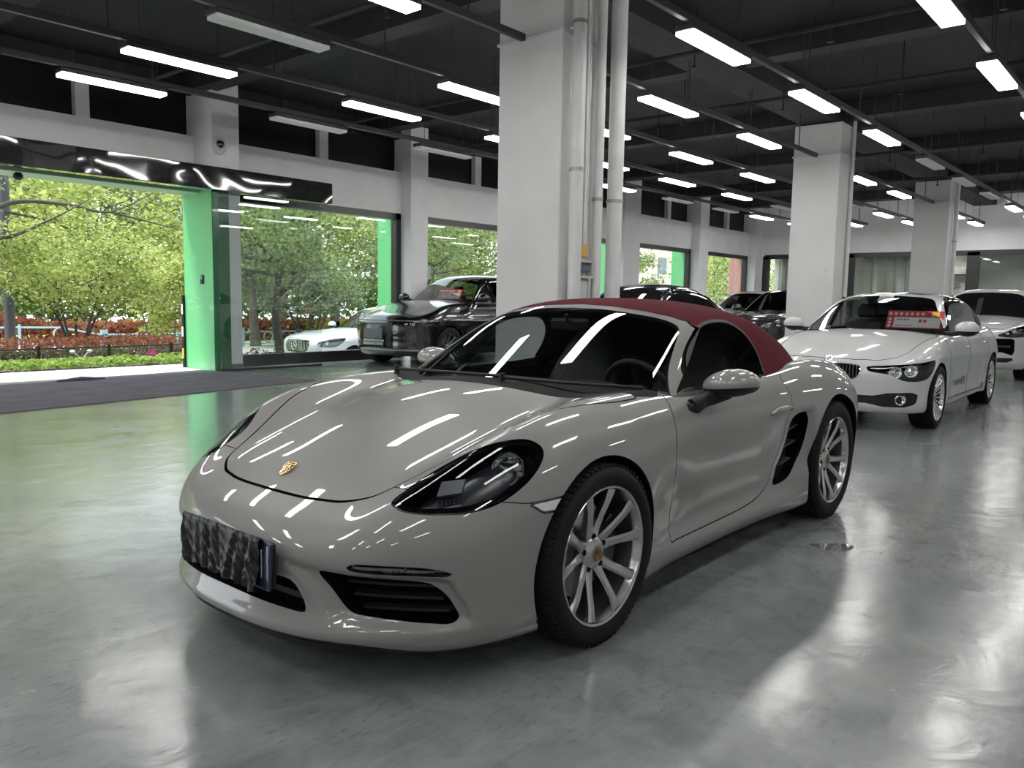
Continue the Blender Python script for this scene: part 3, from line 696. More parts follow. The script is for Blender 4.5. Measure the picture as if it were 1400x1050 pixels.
# ------------------------------------------------------------------ the other cars
def make_car(s):
    """builds a saloon or SUV from a table of curves and outlines; x = 0 at the front axle, nose towards +x"""
    root = thing('car', s['label'], 'car', s['loc'], math.radians(s.get('rz', 0)))
    Zc, Zk, Yk, W, In, If, Xn, Xt, Rc = (Spl(*s[k]) for k in ('Zc', 'Zk', 'Yk', 'W', 'In', 'If', 'Xn', 'Xt', 'Rc'))
    wb, ra, za, zb = s['wb'], s['Ra'], s['Rw'], s['zb']; q = s.get('q', 2.8); x0 = s.get('x0', .12); xr = s.get('xr', -wb - .1)
    def top_(x, y):
        zc, zk, yk = Zc(x), Zk(x), Yk(x); y = np.abs(y); t = y / yk
        h = np.sin(PI / 2 * np.minimum(t, 1.6) ** 1.7) ** 2
        return zc + (zk - zc) * h - 5.5 * np.maximum(0, y - yk + .06) ** 3
    def F(x, y, z):
        y = np.abs(y); w = np.maximum(sst(.75, .36, np.abs(x)), sst(.75, .36, np.abs(x + wb)))
        S = W(x) - (In(z) * (1 - w) + If(z) * w) + s.get('crease', 0) * np.exp(-((z - s.get('zcrease', .8) - .02 * x) / .035) ** 2)
        xn, xt = Xn(z), Xt(z); fr = np.maximum(0, (x - x0) / (xn - x0)); rr = np.maximum(0, (x - xr) / (xt - xr))
        r = (np.maximum(y / np.maximum(S, .05), 0) ** q + fr ** q + rr ** 2.8) ** (1 / q)
        return smax(.012, smax(s.get('k', .030), (r - 1) * S, (z - top_(x, y)) * .93), zb - z)
    g0, g1, gs = s['gh']                       # half width at the belt line, belt height, tumblehome
    wx, wz, wk, wc = s['ws']                   # windscreen foot x, z, slope, plan curvature
    def FT(x, y, z):
        y = np.abs(y); a = (z - Rc(x) + .10 * y ** 2 + .5 * np.maximum(0, y - .1) ** 4) * .95
        Sg = g0 - gs * (z - g1) - .12 * np.maximum(0, s.get('xg', -2.2) - x) ** 2
        c = (x - (wx - wk * (z - wz) - wc * y ** 2)) / math.hypot(1, wk)
        return np.maximum(smax(s.get('kt', .022), a, (y - Sg) * .9, c), s['zcut'] - z)
    P = s['paint']; PG = [P, gap_black]; h = s.get('res', .026)
    xmax, xmin = s['ext']; M = isosurf(F, (xmin, xmax, -2 * h, 1.08, zb - .05, s['ztop']), h)
    M = clip(M, M[0][:, 1]); M[0][np.abs(M[0][:, 1]) < 1e-5, 1] = 0
    V = M[0]; a = np.minimum(np.hypot(V[:, 0], V[:, 2] - za), np.hypot(V[:, 0] + wb, V[:, 2] - za)) - ra
    M = clip(M, np.maximum(a, .5 - V[:, 1])); dk = clip(M, -FT(*M[0].T) - .012); M = clip(M, FT(*M[0].T) + .012)
    T = isosurf(FT, (s['gx'][0], s['gx'][1], -2 * h, 1.0, s['zcut'], s['zroof'] + .1), h)
    T = clip(T, T[0][:, 1]); T[0][np.abs(T[0][:, 1]) < 1e-5, 1] = 0; T = clip(T, F(*T[0].T) + .006)
    mats_ = {'paint': PG, 'dark': [black_plastic, gap_black], 'gloss': [gloss_black, gap_black], 'glass': s.get('glass', tint_glass), 'silver': [mat('satin_silver', (.5, .5, .5), rough=.25, metal=.9), gap_black]}
    def cutp(M, f):
        name, view, poly, kind = f[:4]; poly = np.array(poly, float)
        if len(f) > 4 and f[4]: poly = cr(poly, f[4])
        V, Nn = M[0], M[1]
        def fld(V, Nn):
            if view == 'side': return np.where(V[:, 1] > .42, psd(V[:, 0], V[:, 2], poly), .06)
            if view == 'front': return np.where(V[:, 0] > s.get('xfront', .1), psd(V[:, 1], V[:, 2], poly), .06)
            if view == 'wind': return np.where(V[:, 0] > s['xwind'], psd(V[:, 1], V[:, 2], poly), .06)
            if view == 'plan': return np.where((Nn[:, 2] > .25), psd(V[:, 0], V[:, 1], poly), .06)
            if view == 'roof': return np.where((Nn[:, 2] > .6), psd(V[:, 0], V[:, 1], poly), .06)
            if view == 'corner':                # oblique view of the front corner
                u = -.62 * V[:, 0] + .78 * V[:, 1]; return np.where((V[:, 0] > -.1) & (V[:, 1] > .1), psd(u, V[:, 2], poly), .06)
        g = .004 if kind in ('paint', 'paint1') else .0005
        inn = clip(M, -fld(V, Nn) - g); out = clip(M, fld(V, Nn) - g)
        def mk(sg):
            mm = (lambda q: q) if sg > 0 else mirror
            if kind == 'pocket': return put(name, mm(tray(inn, .06)), gap_black, root)
            if kind == 'lamp':
                o = put(name, mm(inn), lens_clear, root); put('lamp_housing', mm(tray(inn, .09)), s.get('lamp_mat') or mat('lamp_black', (.016, .017, .021), rough=.25), o); return o
            mt = mats_['paint' if kind == 'paint1' else kind]
            return put(name, mm(flanged(inn, .012)) if isinstance(mt, list) else mm(inn), mt, root)
        if len(inn[2]):
            if view in ('plan', 'roof', 'wind') or kind.endswith('1') or (view == 'front' and poly[:, 0].min() < 0):
                if kind == 'pocket': put(name, both(tray(inn, .06)), gap_black, root)
                else:
                    mt = mats_[kind.rstrip('1')]; put(name, both(flanged(inn, .012)) if isinstance(mt, list) else both(inn), mt, root)
            else:
                for sg in (1, -1): mk(sg)
        return out
    for f in s['cuts']: M = cutp(M, f)
    for f in s['gcuts']: T = cutp(T, f)
    put('body_shell', both(flanged(M, .014)), PG, root); put('roof', both(flanged(T, .014)), PG, root)
    V, Nn, Fc = dk; V = V.copy(); V[:, 2] -= .04; put('cabin_trim', both((V, Nn, Fc)), cabin_dark, root)
    for x in s['seats']:
        for y in (-.38, .38):
            b = MB(); b.box((x, y, g1 - .10), (.13, .50, .50), .06, Matrix.Rotation(-.28, 3, 'Y')); b.box((x - .10, y, g1 + .24), (.09, .27, .18), .04); b.build('seat', leather, root)
    b = MB(); b.tube([(wx - .62, .38 + .18 * math.cos(t), g1 - .02 + .17 * math.sin(t)) for t in np.linspace(0, 2 * PI, 25)], .014, 8, cap=False); b.build('steering_wheel', leather, root)
    for x in (0, -wb):
        for sg in (1, -1):
            b = MB(); b.lathe([(ra + .01, sg * (W(x) - .045)), (ra + .01, sg * .5), (.02, sg * .5)], 36, (x, 0, za), a0=-.35, a1=PI + .35); b.build('arch_liner', gap_black, root)
    hw = s.get('tyre', .113); yw = s['ytrack']
    a = wheel('alloy_wheel', za, hw, s['rim'], s['spokes'], root, (0, yw, za), turn=.2, pairs=s.get('pairs', False), spoke_mat=s.get('wheel_mat'), cap='plain')
    for (x, sg) in ((-wb, 1), (0, -1), (-wb, -1)):
        c = copy_tree(a, root); c.location = (x, sg * yw, za); c.rotation_euler = (0, .4 if x else .2, 0 if sg > 0 else PI)
    # door mirrors
    mx, my, mz = s['mirror']
    for sg in (1, -1):
        Fm = lambda x, y, z: smax(.015, np.sqrt(((x - mx) / .10) ** 2 + ((y * sg - my) / .125) ** 2 + ((z - mz) / .085) ** 2 + 1e-9) * .09 - .09, -(x - mx + .05))
        S = isosurf(Fm, (mx - .13, mx + .13, sg * my - .16, sg * my + .16, mz - .13, mz + .13), .014)
        up = clip(S, S[0][:, 2] - mz + .025); lo = clip(S, -(S[0][:, 2] - mz + .025))
        o = put('side_mirror', up, P, root); put('mirror_base', lo, black_plastic, o)
        b = MB(); b.tube([(mx + .05, sg * (my - .22), mz - .06), (mx, sg * (my - .06), mz - .055)], [.03, .022], 8); b.build('mirror_arm', black_plastic, o)
    for sg in (1, -1):
        for (x, z) in s.get('handles', ()):
            y = float(W(x) - In(z)) + .006; b = MB(); b.tube([(x + .09, sg * (y - .012), z), (x + .06, sg * (y + .012), z), (x - .06, sg * (y + .012), z), (x - .09, sg * (y - .012), z)], .012, 8); b.build('door_handle', s.get('handle_mat', P), root)
    s['F'] = F
    return root
def onF(F, y, z, x0=1.2):
    x = x0
    for _ in range(300):
        v = float(F(np.array(x), np.array(y), np.array(z)))
        if v < .0008: break
        x -= max(.0008, v * .7)
    return x
SED_IN = [(.1,.07),(.16,.045),(.24,.02),(.32,.022),(.45,.018),(.60,.006),(.70,.0),(.82,.016),(.92,.05),(1.0,.10),(1.2,.25)]
SED_IF = [(.1,.05),(.16,.03),(.24,.012),(.45,.004),(.60,.0),(.72,.004),(.84,.03),(.95,.09),(1.2,.25)]
white = paint('white_paint', (.56, .57, .575)); blackp = paint('black_paint', (.0025, .0025, .0032), rough=.2); greyp = paint('grey_silver_paint', (.42, .43, .45), metal=.3)
off_white = paint('silver_white_paint', (.66, .68, .71))
def lamp_bits(root, F, items):
    """round reflectors behind a headlamp lens"""
    for sg in (1, -1):
        for (y, z, r) in items:
            x = onF(F, y, z) - .034; fm = frame_from((x, sg * y, z), (0, 0, 1), (.86, sg * .48, .10)); b = MB(); b.lathe([(r, 0), (r * 1.12, .012), (r * .92, .008), (r * .5, -.02), (0, -.012)], 24, axis='z'); b.V = [tuple(fm @ Vector(v)) for v in b.V]
            b.build('lamp_reflector', chrome, root)
# --- white saloon
def sedan():
    s = dict(label='white four-door saloon with a red and white price sign, behind the grey sports car', loc=(-6.83, -.41, 0), rz=.6, wb=2.92, Ra=.362, Rw=.325, zb=.185, q=2.9, x0=.05, k=.026, crease=.006, zcrease=.74,
        Zc=[(.86,.60),(.78,.675),(.70,.728),(.55,.790),(.3,.855),(0,.915),(-.4,.972),(-.75,1.0),(-1.2,1.0),(-2.5,1.0),(-3.2,1.05),(-3.6,1.075),(-3.9,1.06),(-4.05,.98)],
        Zk=[(.86,.52),(.7,.65),(.5,.74),(.3,.805),(0,.878),(-.4,.930),(-.8,.955),(-1.5,.965),(-2.5,.985),(-3.2,1.01),(-3.8,1.0),(-4.05,.92)], Yk=[(.9,.55),(.5,.64),(0,.70),(-1,.74),(-2.5,.74),(-3.5,.70),(-4.05,.62)],
        W=[(.9,.89),(.4,.90),(0,.905),(-.8,.895),(-1.5,.898),(-2.4,.905),(-2.92,.910),(-3.5,.895),(-4.05,.82)], In=SED_IN, If=SED_IF,
        Xn=[(.1,.66),(.17,.72),(.24,.78),(.33,.79),(.45,.80),(.56,.80),(.65,.785),(.75,.73),(1,.6)], Xt=[(.2,-3.85),(.5,-3.97),(.9,-3.95),(1.1,-3.85)],
        Rc=[(-.5,1.06),(-1.0,1.28),(-1.3,1.375),(-1.6,1.422),(-2.0,1.438),(-2.5,1.41),(-2.9,1.33),(-3.2,1.235),(-3.5,1.12),(-3.7,1.05)], gh=(.795, .95, .47), ws=(-.56, .985, 1.62, .34), xwind=-1.7, zcut=.82, gx=(-3.9, -.4), ztop=1.14, zroof=1.44, ext=(.90, -4.15), xg=-2.5,
        paint=white, seats=(-1.75, -2.6), ytrack=.79, rim=.245, spokes=20, mirror=(-.83, .965, 1.02), handles=((-1.33, .80), (-2.3, .83)), glass=glass_mat('saloon_glass', (.55, .57, .57), 1.55, boost=1.2), wheel_mat=mat('bright_alloy', (.72, .72, .72), rough=.25, metal=.8),
        cuts=[('kidney_grille', 'front', [(.035,.535),(.06,.51),(.25,.52),(.315,.56),(.325,.62),(.29,.66),(.06,.672),(.035,.65)], 'pocket', 3),
              ('headlamp', 'corner', [(-.16,.650),(-.15,.605),(.04,.575),(.14,.525),(.28,.512),(.42,.535),(.51,.605),(.565,.715),(.42,.705),(.2,.685),(-.02,.665)], 'lamp', 3),
              ('lower_intake', 'front', [(-.2,.285),(.4,.285),(.55,.255),(.72,.255),(.80,.285),(.815,.38),(.77,.405),(.58,.395),(.46,.365),(-.2,.365)], 'dark1'),
              ('bonnet', 'plan', [(.72,-.2),(.72,.0),(.705,.25),(.64,.45),(.50,.60),(.35,.665),(0,.70),(-.5,.735),(-.60,.72),(-.56,0),(-.56,-.2)], 'paint'),
              ('front_door', 'side', [(-.46,1.1),(-.46,.62),(-.475,.35),(-.50,.27),(-1.46,.27),(-1.49,.5),(-1.50,1.1)], 'paint'),
              ('rear_door', 'side', [(-1.51,1.1),(-1.50,.5),(-1.47,.27),(-2.30,.27),(-2.42,.42),(-2.58,.66),(-2.66,.8),(-2.68,1.1)], 'paint'),
              ('side_skirt', 'side', [(-.42,.275),(-.60,.262),(-1.3,.268),(-2.1,.285),(-2.44,.33),(-2.50,.16),(-2.5,.1),(-.4,.1)], 'gloss')],
        gcuts=[('windscreen', 'wind', [(-.3,1.385),(.0,1.385),(.3,1.372),(.47,1.35),(.545,1.30),(.63,1.17),(.73,1.02),(.80,.9),(.0,.85),(-.3,.85)], 'glass', 2),
               ('sunroof', 'roof', [(-1.50,-.2),(-1.50,.36),(-1.56,.42),(-2.35,.40),(-2.42,.34),(-2.42,-.2)], 'gloss1'),
               ('side_window', 'side', [(-.86,.99),(-.98,1.08),(-1.22,1.25),(-1.50,1.35),(-1.85,1.385),(-2.3,1.372),(-2.65,1.30),(-2.95,1.17),(-3.10,1.05),(-3.05,1.01),(-2.0,.985)], 'glass', 3)])
    r = make_car(s); F = s['F']
    # kidney bars, chrome rims, lamps, fog lamps, badge, mullion
    for sg in (1, -1):
        b = MB()
        for k in range(8):
            y = .065 + k * .033; x = onF(F, y, .59); b.box((x - .012, sg * y, .590), (.03, .010, .128), .003)
        b.build('grille_bar', mat('grille_grey', (.10, .10, .105), rough=.3, metal=.7), r)
        ring = cr([(.035,.535),(.06,.51),(.25,.52),(.315,.56),(.325,.62),(.29,.66),(.06,.672),(.035,.65)], 4); b = MB(); b.tube([(onF(F, y, z) + .004, sg * y, z) for y, z in list(ring) + [ring[0]]], .006, 6, cap=False); b.build('grille_frame', chrome, r)
        y, z = .68, .328; x = onF(F, y, z); fm = frame_from((x - .012, sg * y, z), (0, 0, 1), (.85, sg * .5, 0)); b = MB(); b.lathe([(0, .005), (.035, .008), (.045, .016), (.055, .012), (.055, -.02)], 24, axis='z'); b.V = [tuple(fm @ Vector(v)) for v in b.V]; b.build('fog_lamp', chrome, r)
        b = MB(); b.box((-1.50, sg * .66, 1.18), (.09, .02, .40), 0, Matrix.Rotation(sg * .42, 3, 'X')); b.build('door_pillar', gloss_black, r)
    lamp_bits(r, F, [(.63, .600, .052), (.75, .615, .054)])
    for sg in (1, -1):
        for (y, z) in ((.63, .600), (.75, .615)):
            x = onF(F, y, z) - .012
            b = MB(); b.tube([(x, sg * (y + .052 * math.cos(t)), z + .052 * math.sin(t)) for t in np.linspace(PI, 2 * PI, 12)], .007, 6); b.build('light_ring', mat('white_lamp', (.8, .8, .8)), r)
    x = .728; fm = frame_from((x, 0, .7128), (0, 1, 0), (.75, 0, .66)); b = MB(); b.lathe([(0, .003), (.041, .003), (.043, 0)], 32, axis='z'); b.V = [tuple(fm @ Vector(v)) for v in b.V]; bd = b.build('bonnet_roundel', gloss_black, r)
    b = MB()
    for q in range(4):
        b.cur = q % 2; pts = [(0, 0)] + [(.026 * math.cos(q * PI / 2 + t), .026 * math.sin(q * PI / 2 + t)) for t in np.linspace(0, PI / 2, 8)]; b.prism(pts, .0045, fm)
    b.build('roundel_quarter', [mat('roundel_blue', (.02, .12, .45), rough=.3), mat('roundel_white', (.75, .75, .75), rough=.3)], bd, flat=True)
    b = MB(); fm = frame_from((-.78, .889, .415), (-1, 0, .03), (0, 1, 0)); rs = random.Random(3)
    for k in range(9):
        w = .05 if k < 6 else .062; hh = .05 if k < 6 else .085; o = k * .058 + (k - 6) * .012 * (k > 6)
        for (a, c, e, f) in ((0, 0, w * .8, .012), (0, hh * .45, w * .8, .012), (0, hh - .012, w * .8, .012), (w * .3, 0, .012, hh), (rs.uniform(0, .03), 0, .012, hh)): b.prism([(o + a, c), (o + a + e, c), (o + a + e, c + f), (o + a, c + f)], .002, fm @ Matrix.Translation((0, -hh / 2, 0)))
    b.build('door_lettering', mat('decal_dark', (.03, .03, .035), rough=.4), r)
    bx('windscreen_sticker', (-1.26, -.02, 1.348), (.14, .16, .004), mat('sticker_white', (.8, .8, .8), rough=.5), r, R=Matrix.Rotation(.5, 3, 'Y'))
    return r
sedan()
def price_sign(label, loc, rz, sc=1., tilt=.55):
    t = thing('price_sign', label, 'price sign', loc, rz)
    R = Matrix.Rotation(-tilt, 3, 'Y')
    def slab(name, y0, y1, z0, z1, m, o=0.): 
        h = MB(); h.box((o, (y0 + y1) / 2 * sc, (z0 + z1) / 2 * sc), (.004, abs(y1 - y0) * sc, abs(z1 - z0) * sc)); h.V = [tuple(R @ Vector(v)) for v in h.V]; return h.build(name, m, t)
    red = mat('sign_red', (.50, .015, .03), rough=.4); wh = mat('sign_white', (.75, .75, .75), rough=.4)
    slab('sign_board', -.30, .30, 0, .235, red); slab('white_panel', -.22, .27, .012, .145, wh, .003); slab('yellow_spot', .17, .25, .165, .22, mat('sign_yellow', (.8, .55, .03)), .003)
    h = MB()
    for k in range(7):
        y = -.27 + k * .058; h.box((.003, y * sc, .19 * sc), (.003, .04 * sc, .009 * sc)); h.box((.003, y * sc, .205 * sc), (.003, .032 * sc, .007 * sc)); h.box((.003, y * sc, .19 * sc), (.003, .008 * sc, .045 * sc))
    for k in range(3): h.box((.003, -.265 * sc, (.03 + k * .045) * sc), (.003, .03 * sc, .028 * sc))
    h.V = [tuple(R @ Vector(v)) for v in h.V]; h.build('sign_characters', wh, t)
    h = MB()
    for k in range(4): h.box((.006, (-.18 + k * .035) * sc, .115 * sc), (.003, .024 * sc, .018 * sc))
    for k in range(6): h.box((.006, (-.19 + k * .032) * sc, .035 * sc), (.003, .022 * sc, .012 * sc))
    h.V = [tuple(R @ Vector(v)) for v in h.V]; h.build('sign_small_print', mat('print_grey', (.15, .14, .15)), t)
    h = MB()
    for k in range(2): h.box((.006, (.06 + k * .05) * sc, .10 * sc), (.003, .032 * sc, .04 * sc))
    h.V = [tuple(R @ Vector(v)) for v in h.V]; h.build('sign_price', red, t)
    return t
price_sign('red and white price sign leaning inside the windscreen of the white saloon', (-7.72, -.02, 1.005), .03)
# --- SUV table, shared by several cars
def suv(label, loc, rz, pnt, **kw):
    s = dict(label=label, loc=loc, rz=rz, wb=2.83, Ra=.405, Rw=.365, zb=.20, q=3.0, x0=.05, k=.030, crease=.006, zcrease=.86,
        Zc=[(.95,.78),(.86,.90),(.75,.96),(.55,1.0),(.3,1.03),(0,1.06),(-.4,1.10),(-.75,1.12),(-1.2,1.12),(-2.5,1.12),(-3.2,1.12),(-3.6,1.10),(-3.75,1.0)],
        Zk=[(.95,.72),(.8,.86),(.55,.955),(.3,.99),(0,1.03),(-.4,1.06),(-.8,1.08),(-1.5,1.09),(-2.5,1.11),(-3.2,1.12),(-3.6,1.08),(-3.75,1.0)], Yk=[(.9,.60),(.5,.68),(0,.74),(-1,.78),(-2.5,.78),(-3.75,.68)],
        W=[(.9,.93),(.4,.945),(0,.955),(-.8,.935),(-1.5,.935),(-2.4,.945),(-2.83,.958),(-3.4,.94),(-3.75,.88)], In=[(z + .08, v) for z, v in SED_IN], If=[(z + .08, v) for z, v in SED_IF],
        Xn=[(.15,.74),(.24,.84),(.32,.90),(.45,.91),(.6,.92),(.75,.92),(.85,.90),(.95,.82),(1.1,.7)], Xt=[(.2,-3.6),(.5,-3.74),(.9,-3.72),(1.2,-3.6)],
        Rc=[(-.55,1.17),(-1.0,1.42),(-1.3,1.55),(-1.6,1.615),(-2.0,1.635),(-2.5,1.62),(-3.0,1.565),(-3.35,1.47),(-3.6,1.25),(-3.7,1.12)], gh=(.835, 1.07, .42), ws=(-.62, 1.10, 1.50, .34), xwind=-1.75, zcut=.94, gx=(-3.9, -.4), ztop=1.22, zroof=1.64, ext=(1.02, -3.85), xg=-2.8,
        paint=pnt, seats=(-1.75, -2.6), ytrack=.82, rim=.255, spokes=10, pairs=True, tyre=.122, mirror=(-.88, 1.03, 1.16), handles=((-1.3, .93), (-2.25, .95)), res=.03,
        cuts=[('bonnet', 'plan', [(.84,-.2),(.84,0),(.82,.3),(.74,.55),(.6,.68),(0,.755),(-.5,.785),(-.66,.76),(-.62,0),(-.62,-.2)], 'paint'),
              ('front_door', 'side', [(-.47,1.25),(-.47,.7),(-.49,.42),(-.52,.36),(-1.43,.36),(-1.46,.6),(-1.47,1.25)], 'paint'), ('rear_door', 'side', [(-1.48,1.25),(-1.47,.6),(-1.44,.36),(-2.2,.36),(-2.36,.55),(-2.5,.75),(-2.55,1.25)], 'paint'),
              ('sill_trim', 'side', [(-.30,.33),(-2.5,.33),(-2.5,.1),(-.3,.1)], 'dark')],
        gcuts=[('windscreen', 'wind', [(-.3,1.555),(0,1.555),(.35,1.54),(.53,1.505),(.60,1.44),(.70,1.27),(.80,1.08),(.86,.97),(0,.92),(-.3,.92)], 'glass', 2),
               ('side_window', 'side', [(-.90,1.115),(-1.05,1.215),(-1.3,1.38),(-1.55,1.475),(-1.9,1.515),(-2.5,1.50),(-3.0,1.43),(-3.28,1.31),(-3.3,1.2),(-3.0,1.14),(-2,1.12)], 'glass', 3)])
    ex = kw.pop('front', []); 
    for k, v in kw.items(): s[k] = v
    s['cuts'] = ex + s['cuts']; lf = s.pop('lift', 0.)
    if lf:
        for k in ('Zc', 'Zk'): s[k] = [(x, z + lf * float(sst(.75, -.45, x))) for x, z in s[k]]
        s['Rc'] = [(x, z + lf) for x, z in s['Rc']]; s['gh'] = (s['gh'][0], s['gh'][1] + lf, s['gh'][2]); s['ws'] = (s['ws'][0], s['ws'][1] + lf) + s['ws'][2:]
        s['zcut'] += lf; s['ztop'] += lf; s['zroof'] += lf; s['mirror'] = s['mirror'][:2] + (s['mirror'][2] + lf,); s['gcuts'] = [(n, v, [(a, z + lf) for a, z in p], *r) for n, v, p, *r in s['gcuts']]
    r = make_car(s)
    for sg in (1, -1):
        b = MB(); b.box((-1.47, sg * (.835 - .42 * .22 + .012), 1.29 + lf), (.09, .02, .46), 0, Matrix.Rotation(sg * .39, 3, 'X')); b.build('door_pillar', gloss_black, r)
    return r, s['F']
LAMP = ('headlamp', 'corner', [(.02,.80),(.03,.755),(.16,.735),(.34,.74),(.46,.785),(.52,.85),(.40,.86),(.18,.835)], 'lamp', 3)
# black SUV by the first window, grey blank plate
r, F = suv('black SUV with a blank grey number plate, parked by the shop window', (-8.16, -8.95, 0), 5., blackp, lift=.115, wheel_mat=dark_metal, glass=glass_mat('suv_glass', (.55, .57, .57), 1.55, boost=1.2),
    front=[('headlamp', 'corner', [(-.30,.80),(-.30,.765),(.15,.745),(.42,.755),(.52,.80),(.50,.835),(.2,.815)], 'lamp', 2), ('lower_grille', 'front', [(-.2,.36),(.62,.36),(.70,.44),(.55,.60),(-.2,.60)], 'gloss1'), ('lower_lip', 'front', [(-.2,.30),(.95,.30),(.95,.335),(-.2,.335)], 'silver1')])
x = onF(F, 0, .60)
b = MB(); b.box((x + .012, -.12, .605), (.012, .46, .185), .003); b.build('number_plate', mat('plate_blank_grey', (.13, .135, .145), rough=.45), r)
b = MB(); b.box((x + .012, -.10, .475), (.012, .52, .03), .003); b.box((x + .006, -.12, .42), (.012, .5, .05), .003); b.build('bumper_strip', mat('satin_silver', (.5, .5, .5)), r)
b = MB()
for k in range(9):
    for j in range(4): y, z = .56 + .055 * j + .012 * (k % 2), .70 - k * .036; bx('bumper_facet', (onF(F, y, z) - .003, y, z), (.012, .026, .009), mat('facet_silver', (.35, .36, .38), rough=.2, metal=.9), r, b=.002)
b = MB()
for sg in (1, -1): b.tube([(onF(F, sg * y, .845) + .004, sg * y, .845) for y in np.linspace(.02, .80, 14)], .008, 6)
b.build('light_bar', mat('bar_grey', (.12, .13, .14), rough=.2), r)
lamp_bits(r, F, [(.70, .785, .026), (.58, .785, .026)])
price_sign('red and white price sign leaning inside the windscreen of the black SUV by the window', (-8.97, -8.80, 1.245), .10, .95)
# white SUV at the far right edge
r, F = suv('white SUV with large black nose intake, at the right edge behind the white saloon', (-14.3, -.62, 0), .9, white, glass=mat('privacy_black', (.005, .005, .006), rough=.04, coat=1.), wheel_mat=dark_metal, q=2.6,
    front=[('headlamp', 'corner', [(-.12,.80),(-.08,.765),(.10,.755),(.36,.775),(.50,.84),(.50,.92),(.40,.955),(.2,.92),(0,.85)], 'lamp', 3), ('nose_intake', 'front', [(-.2,.50),(.58,.50),(.72,.45),(.745,.52),(.74,.72),(.70,.74),(-.2,.73)], 'pocket'), ('lower_intake', 'front', [(-.2,.33),(.66,.33),(.74,.37),(.72,.41),(-.2,.40)], 'dark1')])
slats(10, -.70, .70, [.60], lambda y, z: .90 - .22 * abs(y) ** 2, dark_trim, r, 'intake_slat', .03)
lamp_bits(r, F, [(.70, .88, .036), (.62, .83, .026)])
# black coupe SUV behind the column, black SUV with star grille, pale SUV behind
suv('black coupe-roofed SUV partly hidden by the big column, behind the red roof', (-8.85, -5.3, 0), 0, blackp, glass=mat('privacy_black', (.005, .005, .006)), wheel_mat=dark_metal, handle_mat=chrome,
    Rc=[(-.55,1.17),(-1.0,1.40),(-1.3,1.51),(-1.6,1.57),(-2.0,1.59),(-2.5,1.555),(-3.0,1.44),(-3.35,1.32),(-3.7,1.19),(-3.9,1.12)],
    gcuts=[('windscreen', 'wind', [(-.3,1.515),(0,1.515),(.35,1.50),(.53,1.465),(.60,1.42),(.70,1.27),(.80,1.08),(.86,.97),(0,.92),(-.3,.92)], 'glass', 2), ('side_window', 'side', [(-.90,1.115),(-1.05,1.215),(-1.3,1.36),(-1.55,1.44),(-1.9,1.475),(-2.5,1.44),(-2.9,1.34),(-3.2,1.22),(-3.2,1.17),(-2,1.12)], 'glass', 3)],
    front=[LAMP])
r, F = suv('black SUV with double headlamps in front of the second column, left side', (-15.6, -5.25, 0), -2, paint('black_brown_paint', (.012, .011, .010), rough=.2), glass=tint_glass, front=[LAMP, ('front_grille', 'front', [(-.2,.52),(.40,.52),(.45,.62),(.42,.82),(-.2,.84)], 'pocket')])
lamp_bits(r, F, [(.62, .795, .036), (.76, .80, .034)])
b = MB()
for k in range(9): b.box((.90, -.36 + k * .09, .68), (.03, .018, .28), .004)
b.build('grille_bar', chrome, r)
suv('pale silver SUV farthest back, left of the black SUV with double headlamps', (-18.9, -7.6, 0), 0, greyp, glass=tint_glass, front=[LAMP])
# silver SUV outside, seen through the first window
r, F = suv('silver white SUV with a star emblem grille, outside the first window', (-9.25, -13.0, -.60), 0, off_white, glass=glass_mat('outside_glass', (.5, .54, .54), 1.5), q=2.8, lamp_mat=mat('lamp_grey', (.50, .52, .54), rough=.3, metal=.3),
    front=[('headlamp', 'corner', [(.02,.83),(.03,.765),(.16,.725),(.34,.73),(.47,.78),(.58,.92),(.42,.925),(.18,.885)], 'lamp', 3), ('front_grille', 'front', [(-.2,.60),(.28,.60),(.40,.65),(.45,.76),(.41,.87),(-.2,.89)], 'pocket')])
b = MB()
for k in range(19):
    y = -.405 + k * .045; hh = .25 if abs(y) < .3 else .19; b.box((onF(F, y, .75) - .03 + .02, y, .745), (.02, .013, hh), .003)
b.build('grille_bar', chrome, r)
x = onF(F, 0, .75) + .02; b = MB(); b.tube([(x + .02, .10 * math.cos(t), .75 + .10 * math.sin(t)) for t in np.linspace(0, 2 * PI, 33)], .011, 8, cap=False)
for k in range(3): a = PI / 2 + k * 2 * PI / 3; b.tube([(x + .022, 0, .75), (x + .022, .10 * math.cos(a), .75 + .10 * math.sin(a))], [.016, .006], 6)
b.build('star_emblem', chrome, r)
lamp_bits(r, F, [(.66, .81, .036), (.78, .835, .032)])
